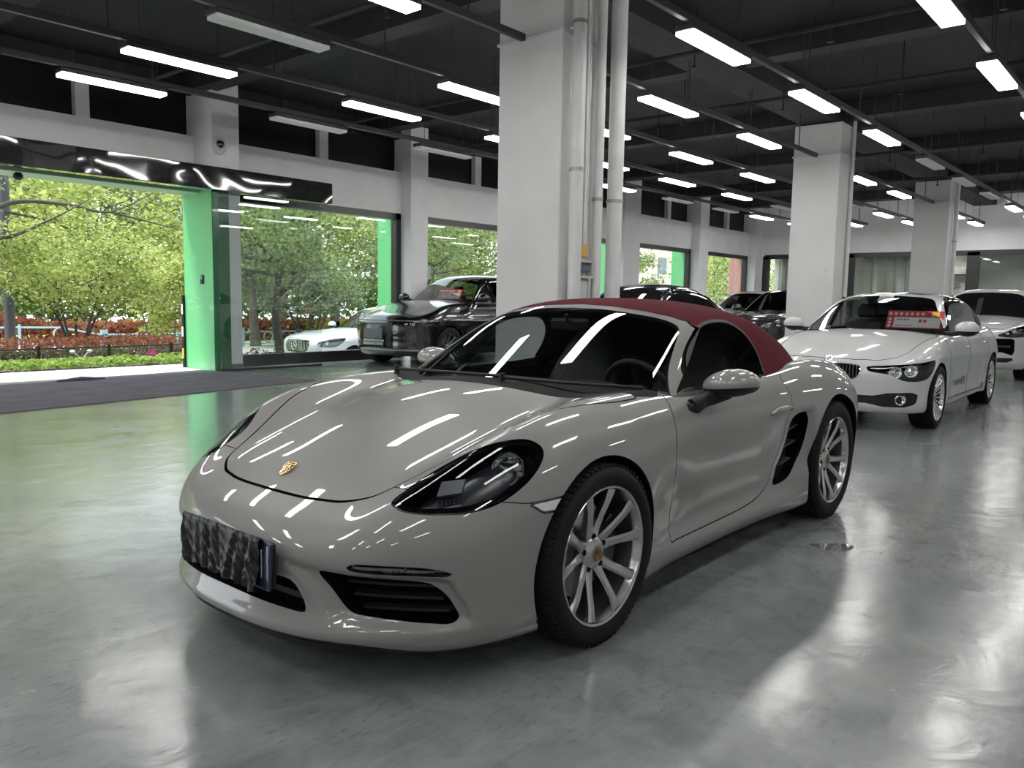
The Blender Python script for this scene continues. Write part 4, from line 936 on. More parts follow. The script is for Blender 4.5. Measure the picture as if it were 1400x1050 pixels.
# ------------------------------------------------------------------ room shell
def struct(name, o): o.name = name; o['kind'] = 'structure'; return o
def sbox(name, lo, hi, m, b=0.):
    c = [(a + q) / 2 for a, q in zip(lo, hi)]; d = [abs(q - a) for a, q in zip(lo, hi)]
    return struct(name, bx(name, c, d, m, b=b))
def floor_mat():
    m, nt, out = nodes_of('epoxy_floor'); p = N(nt, 'BsdfPrincipled'); tc = N(nt, 'TexCoord'); src = tc.outputs['Object']
    n1 = N(nt, 'TexNoise', Scale=.55, Detail=6., Roughness=.6); n2 = N(nt, 'TexNoise', Scale=5.5, Detail=8., Roughness=.65, Distortion=.6); n3 = N(nt, 'TexNoise', Scale=1.6, Detail=5., Distortion=1.2)
    for n in (n1, n2, n3): L(nt, src, n.inputs['Vector'])
    r1 = N(nt, 'ValToRGB'); e = r1.color_ramp.elements; e[0].position = .32; e[0].color = (.135, .152, .150, 1); e[1].position = .70; e[1].color = (.225, .248, .243, 1)
    L(nt, n1.outputs[0], r1.inputs[0])
    r2 = N(nt, 'ValToRGB'); e = r2.color_ramp.elements; e[0].position = .34; e[0].color = (.74, .74, .74, 1); e[1].position = .62; e[1].color = (1.08, 1.08, 1.08, 1)
    L(nt, n2.outputs[0], r2.inputs[0])
    mx = N(nt, 'MixRGB', _blend_type='MULTIPLY'); mx.inputs[0].default_value = 1; L(nt, r1.outputs[0], mx.inputs[1]); L(nt, r2.outputs[0], mx.inputs[2]); L(nt, mx.outputs[0], p.inputs['Base Color'])
    r3 = N(nt, 'ValToRGB'); e = r3.color_ramp.elements; e[0].position = .35; e[0].color = (.11, .11, .11, 1); e[1].position = .70; e[1].color = (.26, .26, .26, 1)
    L(nt, n3.outputs[0], r3.inputs[0]); L(nt, r3.outputs[0], p.inputs['Roughness'])
    p.inputs['Specular IOR Level'].default_value = .62; p.inputs['Coat Weight'].default_value = .5; p.inputs['Coat Roughness'].default_value = .15
    n4 = N(nt, 'TexNoise', Scale=3.2, Detail=4., Distortion=.8); L(nt, src, n4.inputs['Vector'])
    b = N(nt, 'Bump', Strength=.075, Distance=.05); L(nt, n4.outputs[0], b.inputs['Height']); L(nt, b.outputs[0], p.inputs['Normal'])
    n6 = N(nt, 'TexNoise', Scale=38., Detail=6., Roughness=.7); mp = N(nt, 'Mapping'); mp.inputs['Scale'].default_value = (.35, 1.2, 1); L(nt, src, mp.inputs[0]); L(nt, mp.outputs[0], n6.inputs['Vector'])
    r6 = N(nt, 'ValToRGB'); e = r6.color_ramp.elements; e[0].position = .26; e[0].color = (.22, .22, .22, 1); e[1].position = .45; e[1].color = (1, 1, 1, 1); L(nt, n6.outputs[0], r6.inputs[0])
    n7 = N(nt, 'TexNoise', Scale=1.1, Detail=2.); L(nt, src, n7.inputs['Vector']); r7 = N(nt, 'ValToRGB'); r7.color_ramp.elements[0].position = .42; r7.color_ramp.elements[1].position = .62; L(nt, n7.outputs[0], r7.inputs[0])
    m2 = N(nt, 'MixRGB', _blend_type='MULTIPLY'); L(nt, r7.outputs[0], m2.inputs[0]); L(nt, mx.outputs[0], m2.inputs[1]); L(nt, r6.outputs[0], m2.inputs[2]); 
    vo = N(nt, 'TexVoronoi', _feature='DISTANCE_TO_EDGE', Scale=.42); nd = N(nt, 'TexNoise', Scale=1.2, Detail=5.); va = N(nt, 'MixRGB', _blend_type='ADD'); va.inputs[0].default_value = .55; L(nt, src, nd.inputs['Vector']); L(nt, src, va.inputs[1]); L(nt, nd.outputs[1], va.inputs[2]); L(nt, va.outputs[0], vo.inputs['Vector'])
    rv = N(nt, 'ValToRGB'); e = rv.color_ramp.elements; e[0].position = .0; e[0].color = (.80, .80, .80, 1); e[1].position = .004; e[1].color = (1, 1, 1, 1); L(nt, vo.outputs['Distance'], rv.inputs[0])
    m3 = N(nt, 'MixRGB', _blend_type='MULTIPLY'); L(nt, r7.outputs[0], m3.inputs[0]); L(nt, m2.outputs[0], m3.inputs[1]); L(nt, rv.outputs[0], m3.inputs[2]); 
    ms = N(nt, 'Mapping'); ms.inputs['Rotation'].default_value = (0, 0, .5); ms.inputs['Scale'].default_value = (1.6, 42, 1); L(nt, src, ms.inputs[0]); n8 = N(nt, 'TexNoise', Scale=1., Detail=3.); L(nt, ms.outputs[0], n8.inputs['Vector'])
    r8 = N(nt, 'ValToRGB'); e = r8.color_ramp.elements; e[0].position = .30; e[0].color = (.70, .70, .70, 1); e[1].position = .44; e[1].color = (1, 1, 1, 1); L(nt, n8.outputs[0], r8.inputs[0])
    m4 = N(nt, 'MixRGB', _blend_type='MULTIPLY'); m4.inputs[0].default_value = .3; L(nt, m3.outputs[0], m4.inputs[1]); L(nt, r8.outputs[0], m4.inputs[2]); L(nt, m4.outputs[0], p.inputs['Base Color'])
    ad = N(nt, 'Math', _operation='MULTIPLY_ADD'); ad.inputs[1].default_value = -.16; L(nt, n2.outputs[0], ad.inputs[0]); L(nt, r3.outputs[0], ad.inputs[2]); ad2 = N(nt, 'Math', _operation='ADD'); ad2.inputs[1].default_value = .09; L(nt, ad.outputs[0], ad2.inputs[0]); L(nt, ad2.outputs[0], p.inputs['Roughness'])
    b2 = N(nt, 'Bump', Strength=.09, Distance=.01); L(nt, n6.outputs[0], b2.inputs['Height']); L(nt, b.outputs[0], b2.inputs['Normal']); L(nt, b2.outputs[0], p.inputs['Normal']); L(nt, b.outputs[0], p.inputs['Coat Normal'])
    L(nt, p.outputs[0], out.inputs[0]); return m
def plaster(name, col, cracks=.0):
    m, nt, out = nodes_of(name); p = N(nt, 'BsdfPrincipled', Roughness=.75); p.inputs['Specular IOR Level'].default_value = .25
    tc = N(nt, 'TexCoord'); src = tc.outputs['Object']; n = N(nt, 'TexNoise', Scale=1.8, Detail=6.); L(nt, src, n.inputs['Vector'])
    r = N(nt, 'ValToRGB'); e = r.color_ramp.elements; e[0].position = .3; e[1].position = .7; e[0].color = rgba([c * .93 for c in col]); e[1].color = rgba([c * 1.04 for c in col]); L(nt, n.outputs[0], r.inputs[0])
    col_out = r.outputs[0]
    if cracks:
        nz = N(nt, 'TexNoise', Scale=2.2, Detail=8., Distortion=1.6); L(nt, src, nz.inputs['Vector'])
        rr = N(nt, 'ValToRGB'); e = rr.color_ramp.elements; e[0].position = .497; e[0].color = (1, 1, 1, 1); e[1].position = .503; e[1].color = (1, 1, 1, 1); q = rr.color_ramp.elements.new(.5); q.color = (.45, .45, .45, 1)
        L(nt, nz.outputs[0], rr.inputs[0])
        n5 = N(nt, 'TexNoise', Scale=.9, Detail=2.); L(nt, src, n5.inputs['Vector']); r5 = N(nt, 'ValToRGB'); r5.color_ramp.elements[0].position = .56; r5.color_ramp.elements[1].position = .62; L(nt, n5.outputs[0], r5.inputs[0])
        mx = N(nt, 'MixRGB', _blend_type='MULTIPLY'); ml = N(nt, 'Math', _operation='MULTIPLY'); ml.inputs[1].default_value = cracks; L(nt, r5.outputs[0], ml.inputs[0]); L(nt, ml.outputs[0], mx.inputs[0])
        L(nt, col_out, mx.inputs[1]); L(nt, rr.outputs[0], mx.inputs[2]); col_out = mx.outputs[0]
    L(nt, col_out, p.inputs['Base Color'])
    n2 = N(nt, 'TexNoise', Scale=60., Detail=3.); L(nt, src, n2.inputs['Vector']); b = N(nt, 'Bump', Strength=.06, Distance=.02); L(nt, n2.outputs[0], b.inputs['Height']); L(nt, b.outputs[0], p.inputs['Normal'])
    L(nt, p.outputs[0], out.inputs[0]); return m
M_floor = floor_mat()
M_wall = plaster('wall_white', (.82, .82, .84)); M_col = plaster('column_white', (.64, .645, .64), .8); M_beamw = plaster('header_grey', (.86, .86, .865), .5)
M_ceil = mat('ceiling_black', (.014, .014, .016), rough=.8, spec=.2, var=.2); M_duct = mat('track_black', (.012, .012, .013), rough=.5)
M_beam = mat('beam_black', (.019, .019, .021), rough=.75, spec=.2, var=.2)
M_frame = mat('frame_black', (.0055, .005, .0055), rough=.35); M_blackglass = mat('black_glass', (.004, .004, .0045), rough=.35, spec=.25)
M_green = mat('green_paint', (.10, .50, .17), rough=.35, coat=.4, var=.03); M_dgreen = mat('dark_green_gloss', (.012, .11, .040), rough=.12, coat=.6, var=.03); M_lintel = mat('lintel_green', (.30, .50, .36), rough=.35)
M_pane = glass_mat('shop_glass', (.90, .935, .915), 1.42); M_door_pane = glass_mat('door_glass', (.86, .90, .885), 1.5, boost=1.5)
XB, XF, YW, YR, ZC = -26.6, 11.0, -10.4, 9.0, 4.75
fl = sbox('floor', (XB - 2.2, YW - .35, -.12), (XF, YR, 0), M_floor)
sbox('ceiling', (XB - 2.2, YW - .35, ZC), (XF, YR, ZC + .15), M_ceil)
sbox('wall_right', (XB, YR, 0), (XF, YR + .15, ZC), M_wall)
sbox('wall_front', (XF, YW - .3, 0), (XF + .15, YR + .15, ZC), M_wall)
# window side: band above the openings, transom mullions, piers
sbox('wall_left', (XB, YW - .25, 2.99), (XF, YW + .10, 3.83), M_beamw)
sbox('wall_left.001', (XB, YW - .25, 4.50), (XF, YW + .10, ZC), M_beam)
PX = [(3.95, 4.75), (-.35, .25), (-5.02, -4.54), (-9.55, -9.07), (-13.8, -13.2), (-18.0, -17.15), (-22.27, -21.66), (-26.6, -26.0)]
for i, (a, b) in enumerate(PX):
    if i == 1: continue
    sbox('wall_left.%03d' % (i + 2), (a, YW - .25, 0), (b, -9.72 if i < 3 else -10.0, ZC), M_wall)
n = 0; trim = 1
for i in range(len(PX) - 1):
    if i == 1: continue
    a = PX[i + 1][1] if i else PX[2][1]; b = PX[i][0]
    if i == 0: b = PX[0][0]; a = PX[2][1]
    for c in ([{3: -11.5, 4: -15.6, 5: -20.3, 6: -24.45}.get(i, -7.2)] if b - a < 6 else [-2.86, 0.1, 2.0]):
        o = sbox('trim_%d' % trim, (c - .10, YW - .2, 3.83), (c + .10, YW + .02, 4.50), M_wall); trim += 1
    # dark transom glazing
    w = struct('window_%d' % (i + 11), bx('window_%d' % (i + 11), ((a + b) / 2, YW - .12, 4.165), (b - a, .03, .67), M_blackglass))
def window(k, x0, x1, z1=2.985, green=True, sill=True):
    """black framed shop window between x0 and x1, pane and reveal"""
    f = MB(); t = .13
    f.box(((x0 + x1) / 2, YW + .02, z1 - .06), (x1 - x0, .16, .13)); f.box(((x0 + x1) / 2, YW + .02, .10), (x1 - x0, .14, .20))
    for x in (x0 + t / 2, x1 - t / 2): f.box((x, YW + .02, z1 / 2), (t, .16, z1))
    o = struct('window_%d' % k, f.build('window_%d' % k, M_frame))
    p = MB(); p.box(((x0 + x1) / 2, YW, z1 / 2), (x1 - x0 - .1, .012, z1 - .1)); p.build('window_pane', M_pane, o)
    if green:
        r = MB(); r.box((x0 + .03, YW - .32, z1 / 2), (.05, .5, z1)); r.build('window_reveal', M_green if green is True else mat('pink_reveal', (.45, .20, .18)), o)
    return o
window(1, -9.07, -5.02); window(2, -13.2, -9.55); window(3, -17.15, -13.8); window(4, -21.66, -18.0); window(5, -26.0, -22.27, green='p') 
# green cladding on the entrance pier and lintel
sbox('trim_23', (-4.545, YW - .25, 0), (-4.515, -9.70, 2.93), M_green)
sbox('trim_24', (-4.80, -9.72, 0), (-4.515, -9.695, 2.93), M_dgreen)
sbox('trim_25', (-5.03, -9.72, 0), (-4.80, -9.705, .11), mat('skirting_grey', (.10, .10, .10), rough=.5))
sbox('trim_26', (-4.53, YW - .28, 2.90), (4.0, YW + .30, 2.985), M_lintel)
sbox('trim_27', (-4.5, YW - .26, 0), (4.0, -9.95, .006), mat('sill_stone', (.52, .50, .54), rough=.6, var=.08))
# black bulkhead over the entrance doors, warped glossy film
def film():
    m, nt, out = nodes_of('black_film'); p = N(nt, 'BsdfPrincipled', Roughness=.05); p.inputs['Base Color'].default_value = (.012, .012, .013, 1); p.inputs['Coat Weight'].default_value = 1.
    tc = N(nt, 'TexCoord'); n = N(nt, 'TexNoise', Scale=.8, Detail=1., Distortion=.5); L(nt, tc.outputs['Object'], n.inputs['Vector']); b = N(nt, 'Bump', Strength=.35, Distance=.12); L(nt, n.outputs[0], b.inputs['Height']); L(nt, b.outputs[0], p.inputs['Normal']); L(nt, b.outputs[0], p.inputs['Coat Normal']); L(nt, p.outputs[0], out.inputs[0]); return m
t = bx('door_operator_box', (-1.37, -9.62, 3.085), (10.75, .20, .36), film(), b=.01); tag(t, 'long glossy black box above the open entrance, over the sliding glass door', 'door box')
t = bx('corner_sensor', (-1.9, -10.22, 2.85), (.12, .10, .10), black_plastic, b=.03); tag(t, 'small black motion sensor under the lintel of the open entrance', 'sensor')
# sliding glass door parked in front of the first window
d = thing('sliding_door', 'frameless glass sliding door parked open in front of the first window', 'door', (-5.55, -9.60, 0))
bx('door_pane', (0, 0, 1.46), (1.98, .012, 2.88), M_door_pane, d); bx('bottom_rail', (0, 0, .022), (1.98, .03, .035), M_frame, d)
# back wall with glazed office partition
sbox('wall_back', (XB - .15, YW, 3.03), (XB, YR, ZC), M_wall)
for k, (a, b) in enumerate(((-9.9, -6.93), (-6.93, -3.12), (-3.12, .9), (.9, 5.0), (5.0, 9.0))):
    f = MB(); f.box((XB - .05, (a + b) / 2, 2.97), (.14, b - a, .16))
    for y in (a + (.12 if k else .06), b - .06): f.box((XB - .05, y, 1.5), (.14, .24 if y < b - .2 else .12, 3.0))
    o = struct('window_%d' % (21 + k), f.build('window_%d' % (21 + k), M_frame)); bx('window_pane', (XB - .05, (a + b) / 2, 1.47), (.012, b - a - .2, 2.86), M_pane, o)
sbox('wall_back.001', (XB - 2.2, YW, 0), (XB - 2.1, YR, ZC), mat('office_wall', (.40, .40, .37), rough=.8))
sbox('wall_back.002', (XB - .15, -10.4, 0), (XB, -9.85, 3.03), M_wall)
def curtain(y0, y1, label):
    V = []; F = []; n = int((y1 - y0) / .03)
    for i in range(n + 1):
        y = y0 + (y1 - y0) * i / n; x = XB - .75 + .06 * math.sin(y * 17) + .03 * math.sin(y * 41 + 1)
        V += [(x, y, .02), (x * 1 + 0, y, 2.95)]
    F = [(2 * i, 2 * i + 2, 2 * i + 3, 2 * i + 1) for i in range(n)]
    return tag(build('curtain', V, F, mat('curtain_cream', (.52, .51, .46), rough=.9, var=.1, nscale=1.2)), label, 'curtain')
curtain(-6.6, -4.2, 'cream curtain behind the office glass right of the second column')
curtain(-9.7, -7.4, 'cream curtain behind the office glass left of the second column')
ac = thing('air_conditioner', 'white wall air conditioner seen through the office glass near the cream curtain', 'air conditioner', (XB - 1.9, -3.9, 2.45))
bx('indoor_unit', (0, 0, 0), (.30, 1.1, .34), mat('ac_white', (.62, .62, .60), rough=.4), ac, b=.04); bx('air_outlet', (.152, 0, -.11), (.01, .9, .06), dark_trim, ac)
h = MB(); h.tube([(.1, -.4, -.15), (.12, -.5, -.5), (.1, -.2, -.62), (.08, .2, -.5)], .012, 6); h.build('hose', dark_trim, ac)
dl = thing('office_lamp', 'round chrome ceiling lamp behind the office glass above the white SUV', 'lamp', (XB - 1.1, -1.55, 2.62))
h = MB(); h.lathe([(.0, -.04), (.16, -.04), (.18, 0), (.16, .05), (0, .05)], 24, axis='z'); h.build('lamp_disc', chrome, dl)
h = MB(); h.lathe([(0, -.045), (.11, -.045)], 24, axis='z'); h.build('lamp_diffuser', mat('office_emit', (1, 1, 1), emit=(1, .98, .95), es=45.), dl)
h = MB()
for q in range(5): h.tube([(0, 0, .05), (.1 * math.cos(q * 1.26), .3 * math.cos(q * 1.26), .25), (.12 * math.cos(q * 1.26), .36 * math.cos(q * 1.26), .40)], .018, 8)
h.build('lamp_arm', chrome, dl)
bx('office_fill_light', (XB - 1.2, -5.0, 3.012), (.3, 1.2, .03), mat('office_emit', (1, 1, 1)), None); tag(bpy.data.objects['office_fill_light'], 'small lit ceiling panel inside the curtained office', 'ceiling light')  # added glowing panel, there only to brighten the office
sbox('ceiling.001', (XB - 2.2, YW, 3.03), (XB - .16, YR, 3.08), mat('office_ceiling', (.3, .3, .3)))
# columns with a cornice line, and pipes
COLX = (-4.12, -12.1, -20.15)
for k, x in enumerate(COLX):
    o = struct('column', MB().box((x - .36, -2.852, 2.2), (.72, .82, 4.4), .012).build('column', M_col))
    c = MB(); c.box((x - .36, -2.852, 3.865), (.755, .86, .03), .006); o2 = c.build('column_band', M_col, o)
for x, n in ((3.9, 1),): pass
# black beams
for k, (y, w) in enumerate(((-2.85, .62), (5.0, .6))): sbox('ceiling_beam' + ('.%03d' % k if k else ''), (XB, y - w / 2, 4.42), (XF, y + w / 2, ZC), M_beam)
for k, x in enumerate((-1.2, -4.5, -8.3, -12.45, -16.4, -20.5, -24.0)): sbox('ceiling_beam.%03d' % (k + 2), (x - .16, YW, 4.48), (x + .16, YR, ZC), M_beam)
sbox('ceiling_beam.010', (XB, 1.15, 4.30), (XF, 1.75, ZC), M_beam)
Mp = mat('pipe_white', (.60, .605, .60), rough=.5)
def pipe(x, y, r, label, z0=0., z1=4.7, clamps=(), group=None):
    o = thing('vertical_pipe', label, 'pipe', (x, y, 0), group=group)
    h = MB(); h.tube([(0, 0, z0), (0, 0, z1)], r, 20); h.build('pipe_run', Mp, o, sharp=60)
    for z in clamps:
        h = MB(); h.lathe([(r, -.018), (r + .006, -.018), (r + .006, .018), (r, .018)], 20, (0, 0, z), axis='z'); h.box((0, -r - .008, z), (.02, .03, .02)); h.build('pipe_clamp', mat('clamp_grey', (.30, .30, .30), rough=.4, metal=.6), o)
    return o
pipe(-4.25, -2.33, .066, 'thick white pipe nearest the front corner of the big column', clamps=(1.05, 2.55, 3.95))
pipe(-4.43, -2.40, .022, 'first thin white conduit beside the thick pipe on the big column', 1.83, 4.6); pipe(-4.495, -2.40, .020, 'second thin white conduit, right of the first on the big column', 1.83, 4.6); pipe(-4.545, -2.405, .016, 'third and thinnest white conduit on the big column', 1.83, 4.6)
pipe(-4.66, -2.35, .050, 'medium white pipe between the conduits and the outermost pipe of the big column', clamps=(2.30,)); pipe(-4.90, -2.30, .082, 'thick outermost white pipe at the right edge of the big column', clamps=(2.30, 1.0))
pipe(-12.62, -2.40, .035, 'thin white pipe on the right face of the second column'); pipe(-20.55, -2.36, .05, 'thin white pipe on the right face of the third column', clamps=(2.9,))
t = bx('junction_box', (-4.435, -2.375, 1.76), (.13, .08, .115), mat('box_yellow', (.50, .30, .035), rough=.5), b=.006); tag(t, 'small yellow junction box between the pipes on the big column', 'junction box')
t = thing('breaker_box', 'grey open electrical breaker box below the yellow box on the big column', 'electrical box', (-4.46, -2.375, 1.58))
h = MB()
for (c, d) in (((0, 0, .08), (.25, .10, .02)), ((0, 0, -.08), (.25, .10, .02)), ((.115, 0, 0), (.02, .10, .16)), ((-.115, 0, 0), (.02, .10, .16)), ((0, -.04, 0), (.25, .02, .16))): h.box(c, d)
h.build('box_body', mat('box_grey', (.46, .48, .45), rough=.5), t); bx('breaker_row', (.02, .015, .01), (.19, .05, .055), mat('breaker_blue', (.05, .06, .10), rough=.4), t); h = MB(); h.box((0, 0, -.30), (.20, .05, .36)); h.box((-.07, .02, -.35), (.02, .05, .5)); h.build('cable_duct', mat('box_grey', (.46, .48, .45)), t)
# surveillance camera, access reader, corner guard
t = thing('security_camera', 'white dome security camera with a black lens on the pier above the entrance', 'camera', (-4.66, -9.72, 3.60), 0)
h = MB(); h.lathe([(0, .06), (.10, .05), (.115, 0), (.115, 0)], 28); h.build('camera_base', mat('cam_white', (.55, .55, .54), rough=.4), t)
h = MB(); h.lathe([(.0, .12), (.04, .11), (.062, .08), (.07, .05)], 24, (0.0, 0, .05)); h.build('camera_lens', gloss_black, t)
t = thing('access_reader', 'small black access reader on the bright green face of the entrance pier', 'reader', (-4.515, -10.05, 1.50)); bx('reader_body', (.012, 0, 0), (.024, .09, .15), black_plastic, t, b=.006); bx('reader_screen', (.026, 0, .03), (.004, .06, .06), mat('reader_grey', (.22, .23, .22), rough=.2), t)
t = thing('corner_guard', 'black and white striped corner guard at the outer edge of the green pier', 'corner guard', (-4.50, -10.68, 0))
h = MB(); h.box((0, 0, .62), (.05, .06, 1.24), .004); h.build('guard_strip', black_plastic, t)
for k, z in enumerate((.25, .62, 1.0)): bx('guard_stripe', (.026, 0, z), (.004, .05, .17), mat('guard_yellow', (.65, .45, .05)) if k == 0 else mat('guard_white', (.7, .7, .7)), t)
# entrance mat
def mat_rug():
    C = [(1.3, -6.55), (-4.87, -7.48), (-4.62, -9.62), (-4.45, -10.05), (1.5, -9.15)]; h = MB(); h.prism(C, .012, Matrix.Identity(4))
    o = h.build('entrance_mat', mat('mat_grey', (.085, .077, .09), rough=.95, spec=.1, bump=.8, bscale=35., var=.18, nscale=3.)); tag(o, 'long dark grey carpet mat on the floor inside the open entrance', 'mat')
    V = [(.25 * math.cos(a) * (1 if math.cos(a) > 0 else 1), .035 * math.sin(a), .012 + .004) for a in np.linspace(0, 2 * PI, 20)[:-1]]
    h = MB(); pts = [(-.35, 0, .016), (0, .03, .05), (.35, 0, .016)]
    for k in range(12):
        pass
    h.tube([(-2.0, -9.45, .03), (-2.35, -9.50, .045), (-2.7, -9.56, .02)], [.012, .03, .008], 10); h.build('mat_ridge', mat('mat_grey', (.105, .095, .108)), o)
mat_rug()
w = build('water_puddle', [(math.cos(a) * (.17 + .03 * math.sin(3 * a)), math.sin(a) * .12 * (1 + .25 * math.sin(2 * a + 1)), 0) for a in np.linspace(0, 2 * PI, 41)[:-1]], [tuple(range(40))], mat('water_film', (.10, .11, .11), rough=.03, spec=.8)); w.location = (-1.87, 1.11, .0015); w.rotation_euler = (0, 0, 2.2); w.scale = (.62, .62, 1); tag(w, 'small wet patch on the floor beside the rear wheel of the grey sports car', 'puddle')
# ------------------------------------------------------------------ ceiling lights and tracks
M_lit = mat('led_diffuser', (1, 1, 1), rough=.4, emit=(1, .985, .955), es=21.5); M_unlit = mat('diffuser_off', (.85, .85, .83), rough=.4)
HL_ = 3.75
def light_proto():
    t = thing('linear_ceiling_light', '', 'ceiling light')
    h = MB(); h.box((0, 0, .035), (1.24, .20, .055), .006); h.build('light_housing', M_duct, t)
    df = bx('light_diffuser', (0, 0, -.009), (1.21, .185, .036), M_lit, t)
    for x in (-.45, .45): c = MB(); c.tube([(x, 0, .06), (x, 0, .95)], .004, 5); c.build('suspension_wire', M_duct, t)
    return t
LP = light_proto(); first = [True]
ROWS = {'first': (-7.62, [(-2.14, 1), (-4.92, 0), (-7.64, 0), (-10.3, 1), (-12.95, 1), (-15.59, 0), (-18.14, 0), (-20.42, 1), (-23.1, 1)], .026), 'second': (-6.08, [(.6, 1), (-2.18, 1), (-4.99, 1), (-7.7, 1), (-10.3, 1), (-12.9, 1), (-15.7, 1), (-18.4, 0), (-21.1, 1), (-23.8, 1)], .018),  # far-end lamps of these rows added to brighten the back wall
        'third': (-4.45, [(6.0, 1), (3.3, 1), (.6, 1), (-2.22, 0), (-5.11, 1), (-7.8, 1), (-10.5, 1), (-13.22, 1), (-15.9, 1), (-18.7, 0), (-21.4, 1), (-24.1, 1)], .012), 'fourth': (-2.90, [(6.2, 1), (3.5, 1), (.75, 1), (-2.0, 1), (-7.01, 1), (-9.78, 1), (-14.7, 1), (-17.28, 1), (-22.7, 1), (-25.2, 1)], .008),  # lamps behind the camera and at the far end added as fill
        'fifth': (-1.34, [(6.0, 1), (3.2, 1), (.4, 1), (-2.4, 1), (-5.15, 1), (-7.83, 1), (-10.57, 1), (-13.36, 0), (-15.96, 0), (-18.5, 0), (-21.49, 1), (-24.2, 1)], .008), 'sixth': (.62, [(8.7, 1), (6.0, 1), (3.2, 1), (.4, 1), (-2.4, 1), (-5.16, 1), (-7.85, 1), (-10.57, 1), (-13.3, 1), (-16, 1), (-18.7, 1), (-21.4, 1), (-24.1, 1)], 0.),  # end lamps added here too, to fill the car's nose and far wall
        'seventh': (2.55, [(8.7, 1), (6.0, 1), (3.2, 1), (.4, 1), (-2.4, 1), (-5.16, 1), (-10.5, 1), (-16, 1), (-21.5, 1), (-24.5, 1)], 0), 'eighth': (5.6, [(8.0, 1), (4.8, 1), (1.8, 1), (-2.4, 1), (-8, 1), (-14, 1), (-19, 1), (-24, 1)], 0)}  # rows out of view, added to light the car
ORD = ['first', 'second', 'third', 'fourth', 'fifth', 'sixth', 'seventh', 'eighth', 'ninth', 'tenth', 'eleventh', 'twelfth', 'thirteenth']
for rn, (y, xs, sl) in ROWS.items():
    for k, (x, lit) in enumerate(xs):
        o = LP if first[0] else copy_tree(LP); first[0] = False
        yy = y + sl * (-x - 7.) * .6
        o.location = (x, yy, HL_); o.rotation_euler = (0, 0, -sl * .6)
        o['label'] = '%s ceiling light, %s from the camera end of the %s row from windows' % ('lit white' if lit else 'unlit grey', ORD[k], rn)  # also labels the added fill lamps of row ends and outer rows
        o['group'] = 'linear lights in the %s row from the windows' % rn
        if not lit:
            for c in kids(o):
                if c.name.startswith('light_diffuser'): c.data = c.data.copy(); c.data.materials[0] = M_unlit
    spans = [(xs[-1][0] - 1.2, xs[0][0] + 1.2)]
    if rn == 'fourth': spans = [(-4.06, 7.4), (-12.06, -4.9), (-20.1, -12.9), (-26.3, -20.9)]
    for j, (a, b) in enumerate(spans):
        t = MB(); xm = (a + b) / 2; t.box((0, 0, 0), (b - a, .055, .07), .004); tr = t.build('light_track', M_duct); tr.location = (xm, y + sl * (-xm - 7) * .6 + .03, 3.86); tr.rotation_euler = (0, 0, -sl * .6)
        where = 'along the %s row of lights from the windows' % rn if len(spans) == 1 else ['ending at the big column', 'between the big and second columns', 'between the second and third columns', 'behind the third column'][j] + ', fourth row of lights'
        tag(tr, 'black rail ' + where, 'light track', 'black light rails')
        q = a + .8; h0 = None
        while q < b:
            if h0 is None: w = MB(); w.tube([(0, 0, .03), (0, 0, .8)], .009, 6); h0 = w.build('track_hanger', M_duct, tr); o = h0
            else: o = h0.copy(); COL.objects.link(o)
            o.location = (q - xm, 0, 0); q += 1.9
# sprinkler pipe runs under the ceiling
for k, (x, y0, y1) in enumerate(((-3.2, -9.5, 1.9), (-6.6, -9.5, 1.0), (-9.3, -9.5, 1.0), (-14.6, -9.5, 1.0), (-18.4, -9.5, 1.0))):
    h = MB(); h.tube([(x, y0, 4.22), (x, y1, 4.22)], .028, 10); o = h.build('sprinkler_pipe', M_beam); tag(o, 'black sprinkler pipe crossing the ceiling, %s from the camera' % ORD[k], 'pipe', 'sprinkler pipes under the ceiling')
    q = y0 + .75; h0 = None
    while q < y1:
        if h0 is None: h = MB(); h.lathe([(.012, .2), (.012, .02), (.035, .02), (.03, .04), (0, .05)][::-1], 10, axis='z'); h.tube([(0, 0, .02), (0, 0, .70)], .010, 6); h0 = h.build('sprinkler_head', M_beam, o); c = h0
        else: c = h0.copy(); COL.objects.link(c)
        c.location = (x, q, 4.02); q += 1.6
# ------------------------------------------------------------------ outside: pavement, planting, road, trees
def gz(x, y):
    return -.60 * sst(-5.6, -7.4, x) * sst(-10.75, -11.6, y) * (1 - .6 * sst(-15.5, -19, y)) - .012 * np.maximum(0, -11 - y) * sst(-11, -14, y)
def ground(name, x0, x1, y0, y1, m, dz=0., st=.5):
    xs = np.linspace(x0, x1, max(2, int((x1 - x0) / st))); ys = np.linspace(y0, y1, max(2, int((y1 - y0) / st))); V = [(x, y, float(gz(x, y)) + dz) for x in xs for y in ys]; n = len(ys)
    return struct(name, build(name, V, [(i * n + j, (i + 1) * n + j, (i + 1) * n + j + 1, i * n + j + 1) for i in range(len(xs) - 1) for j in range(n - 1)], m))
M_pave = mat('pavement_pale', (.42, .40, .43), rough=.8, var=.12, nscale=2.); M_road = mat('road_pale', (.36, .32, .31), rough=.9, var=.06); M_soil = mat('soil_brown', (.13, .105, .075), rough=.95, var=.3, nscale=4); M_lawn = mat('lawn_green', (.26, .40, .09), rough=.95, var=.3, nscale=9)
ground('ground', -60, 14, -46, -10.64, M_pave, -.005, .8); ground('ground.001', -60, 14, -15.7, -11.55, M_soil, .012); ground('ground.002', -60, 14, -21.5, -16.6, M_road, .015); ground('ground.003', -60, 14, -45, -21.5, M_lawn, .02); ground('ground.004', -60, 14, -16.6, -15.7, M_lawn, .03)
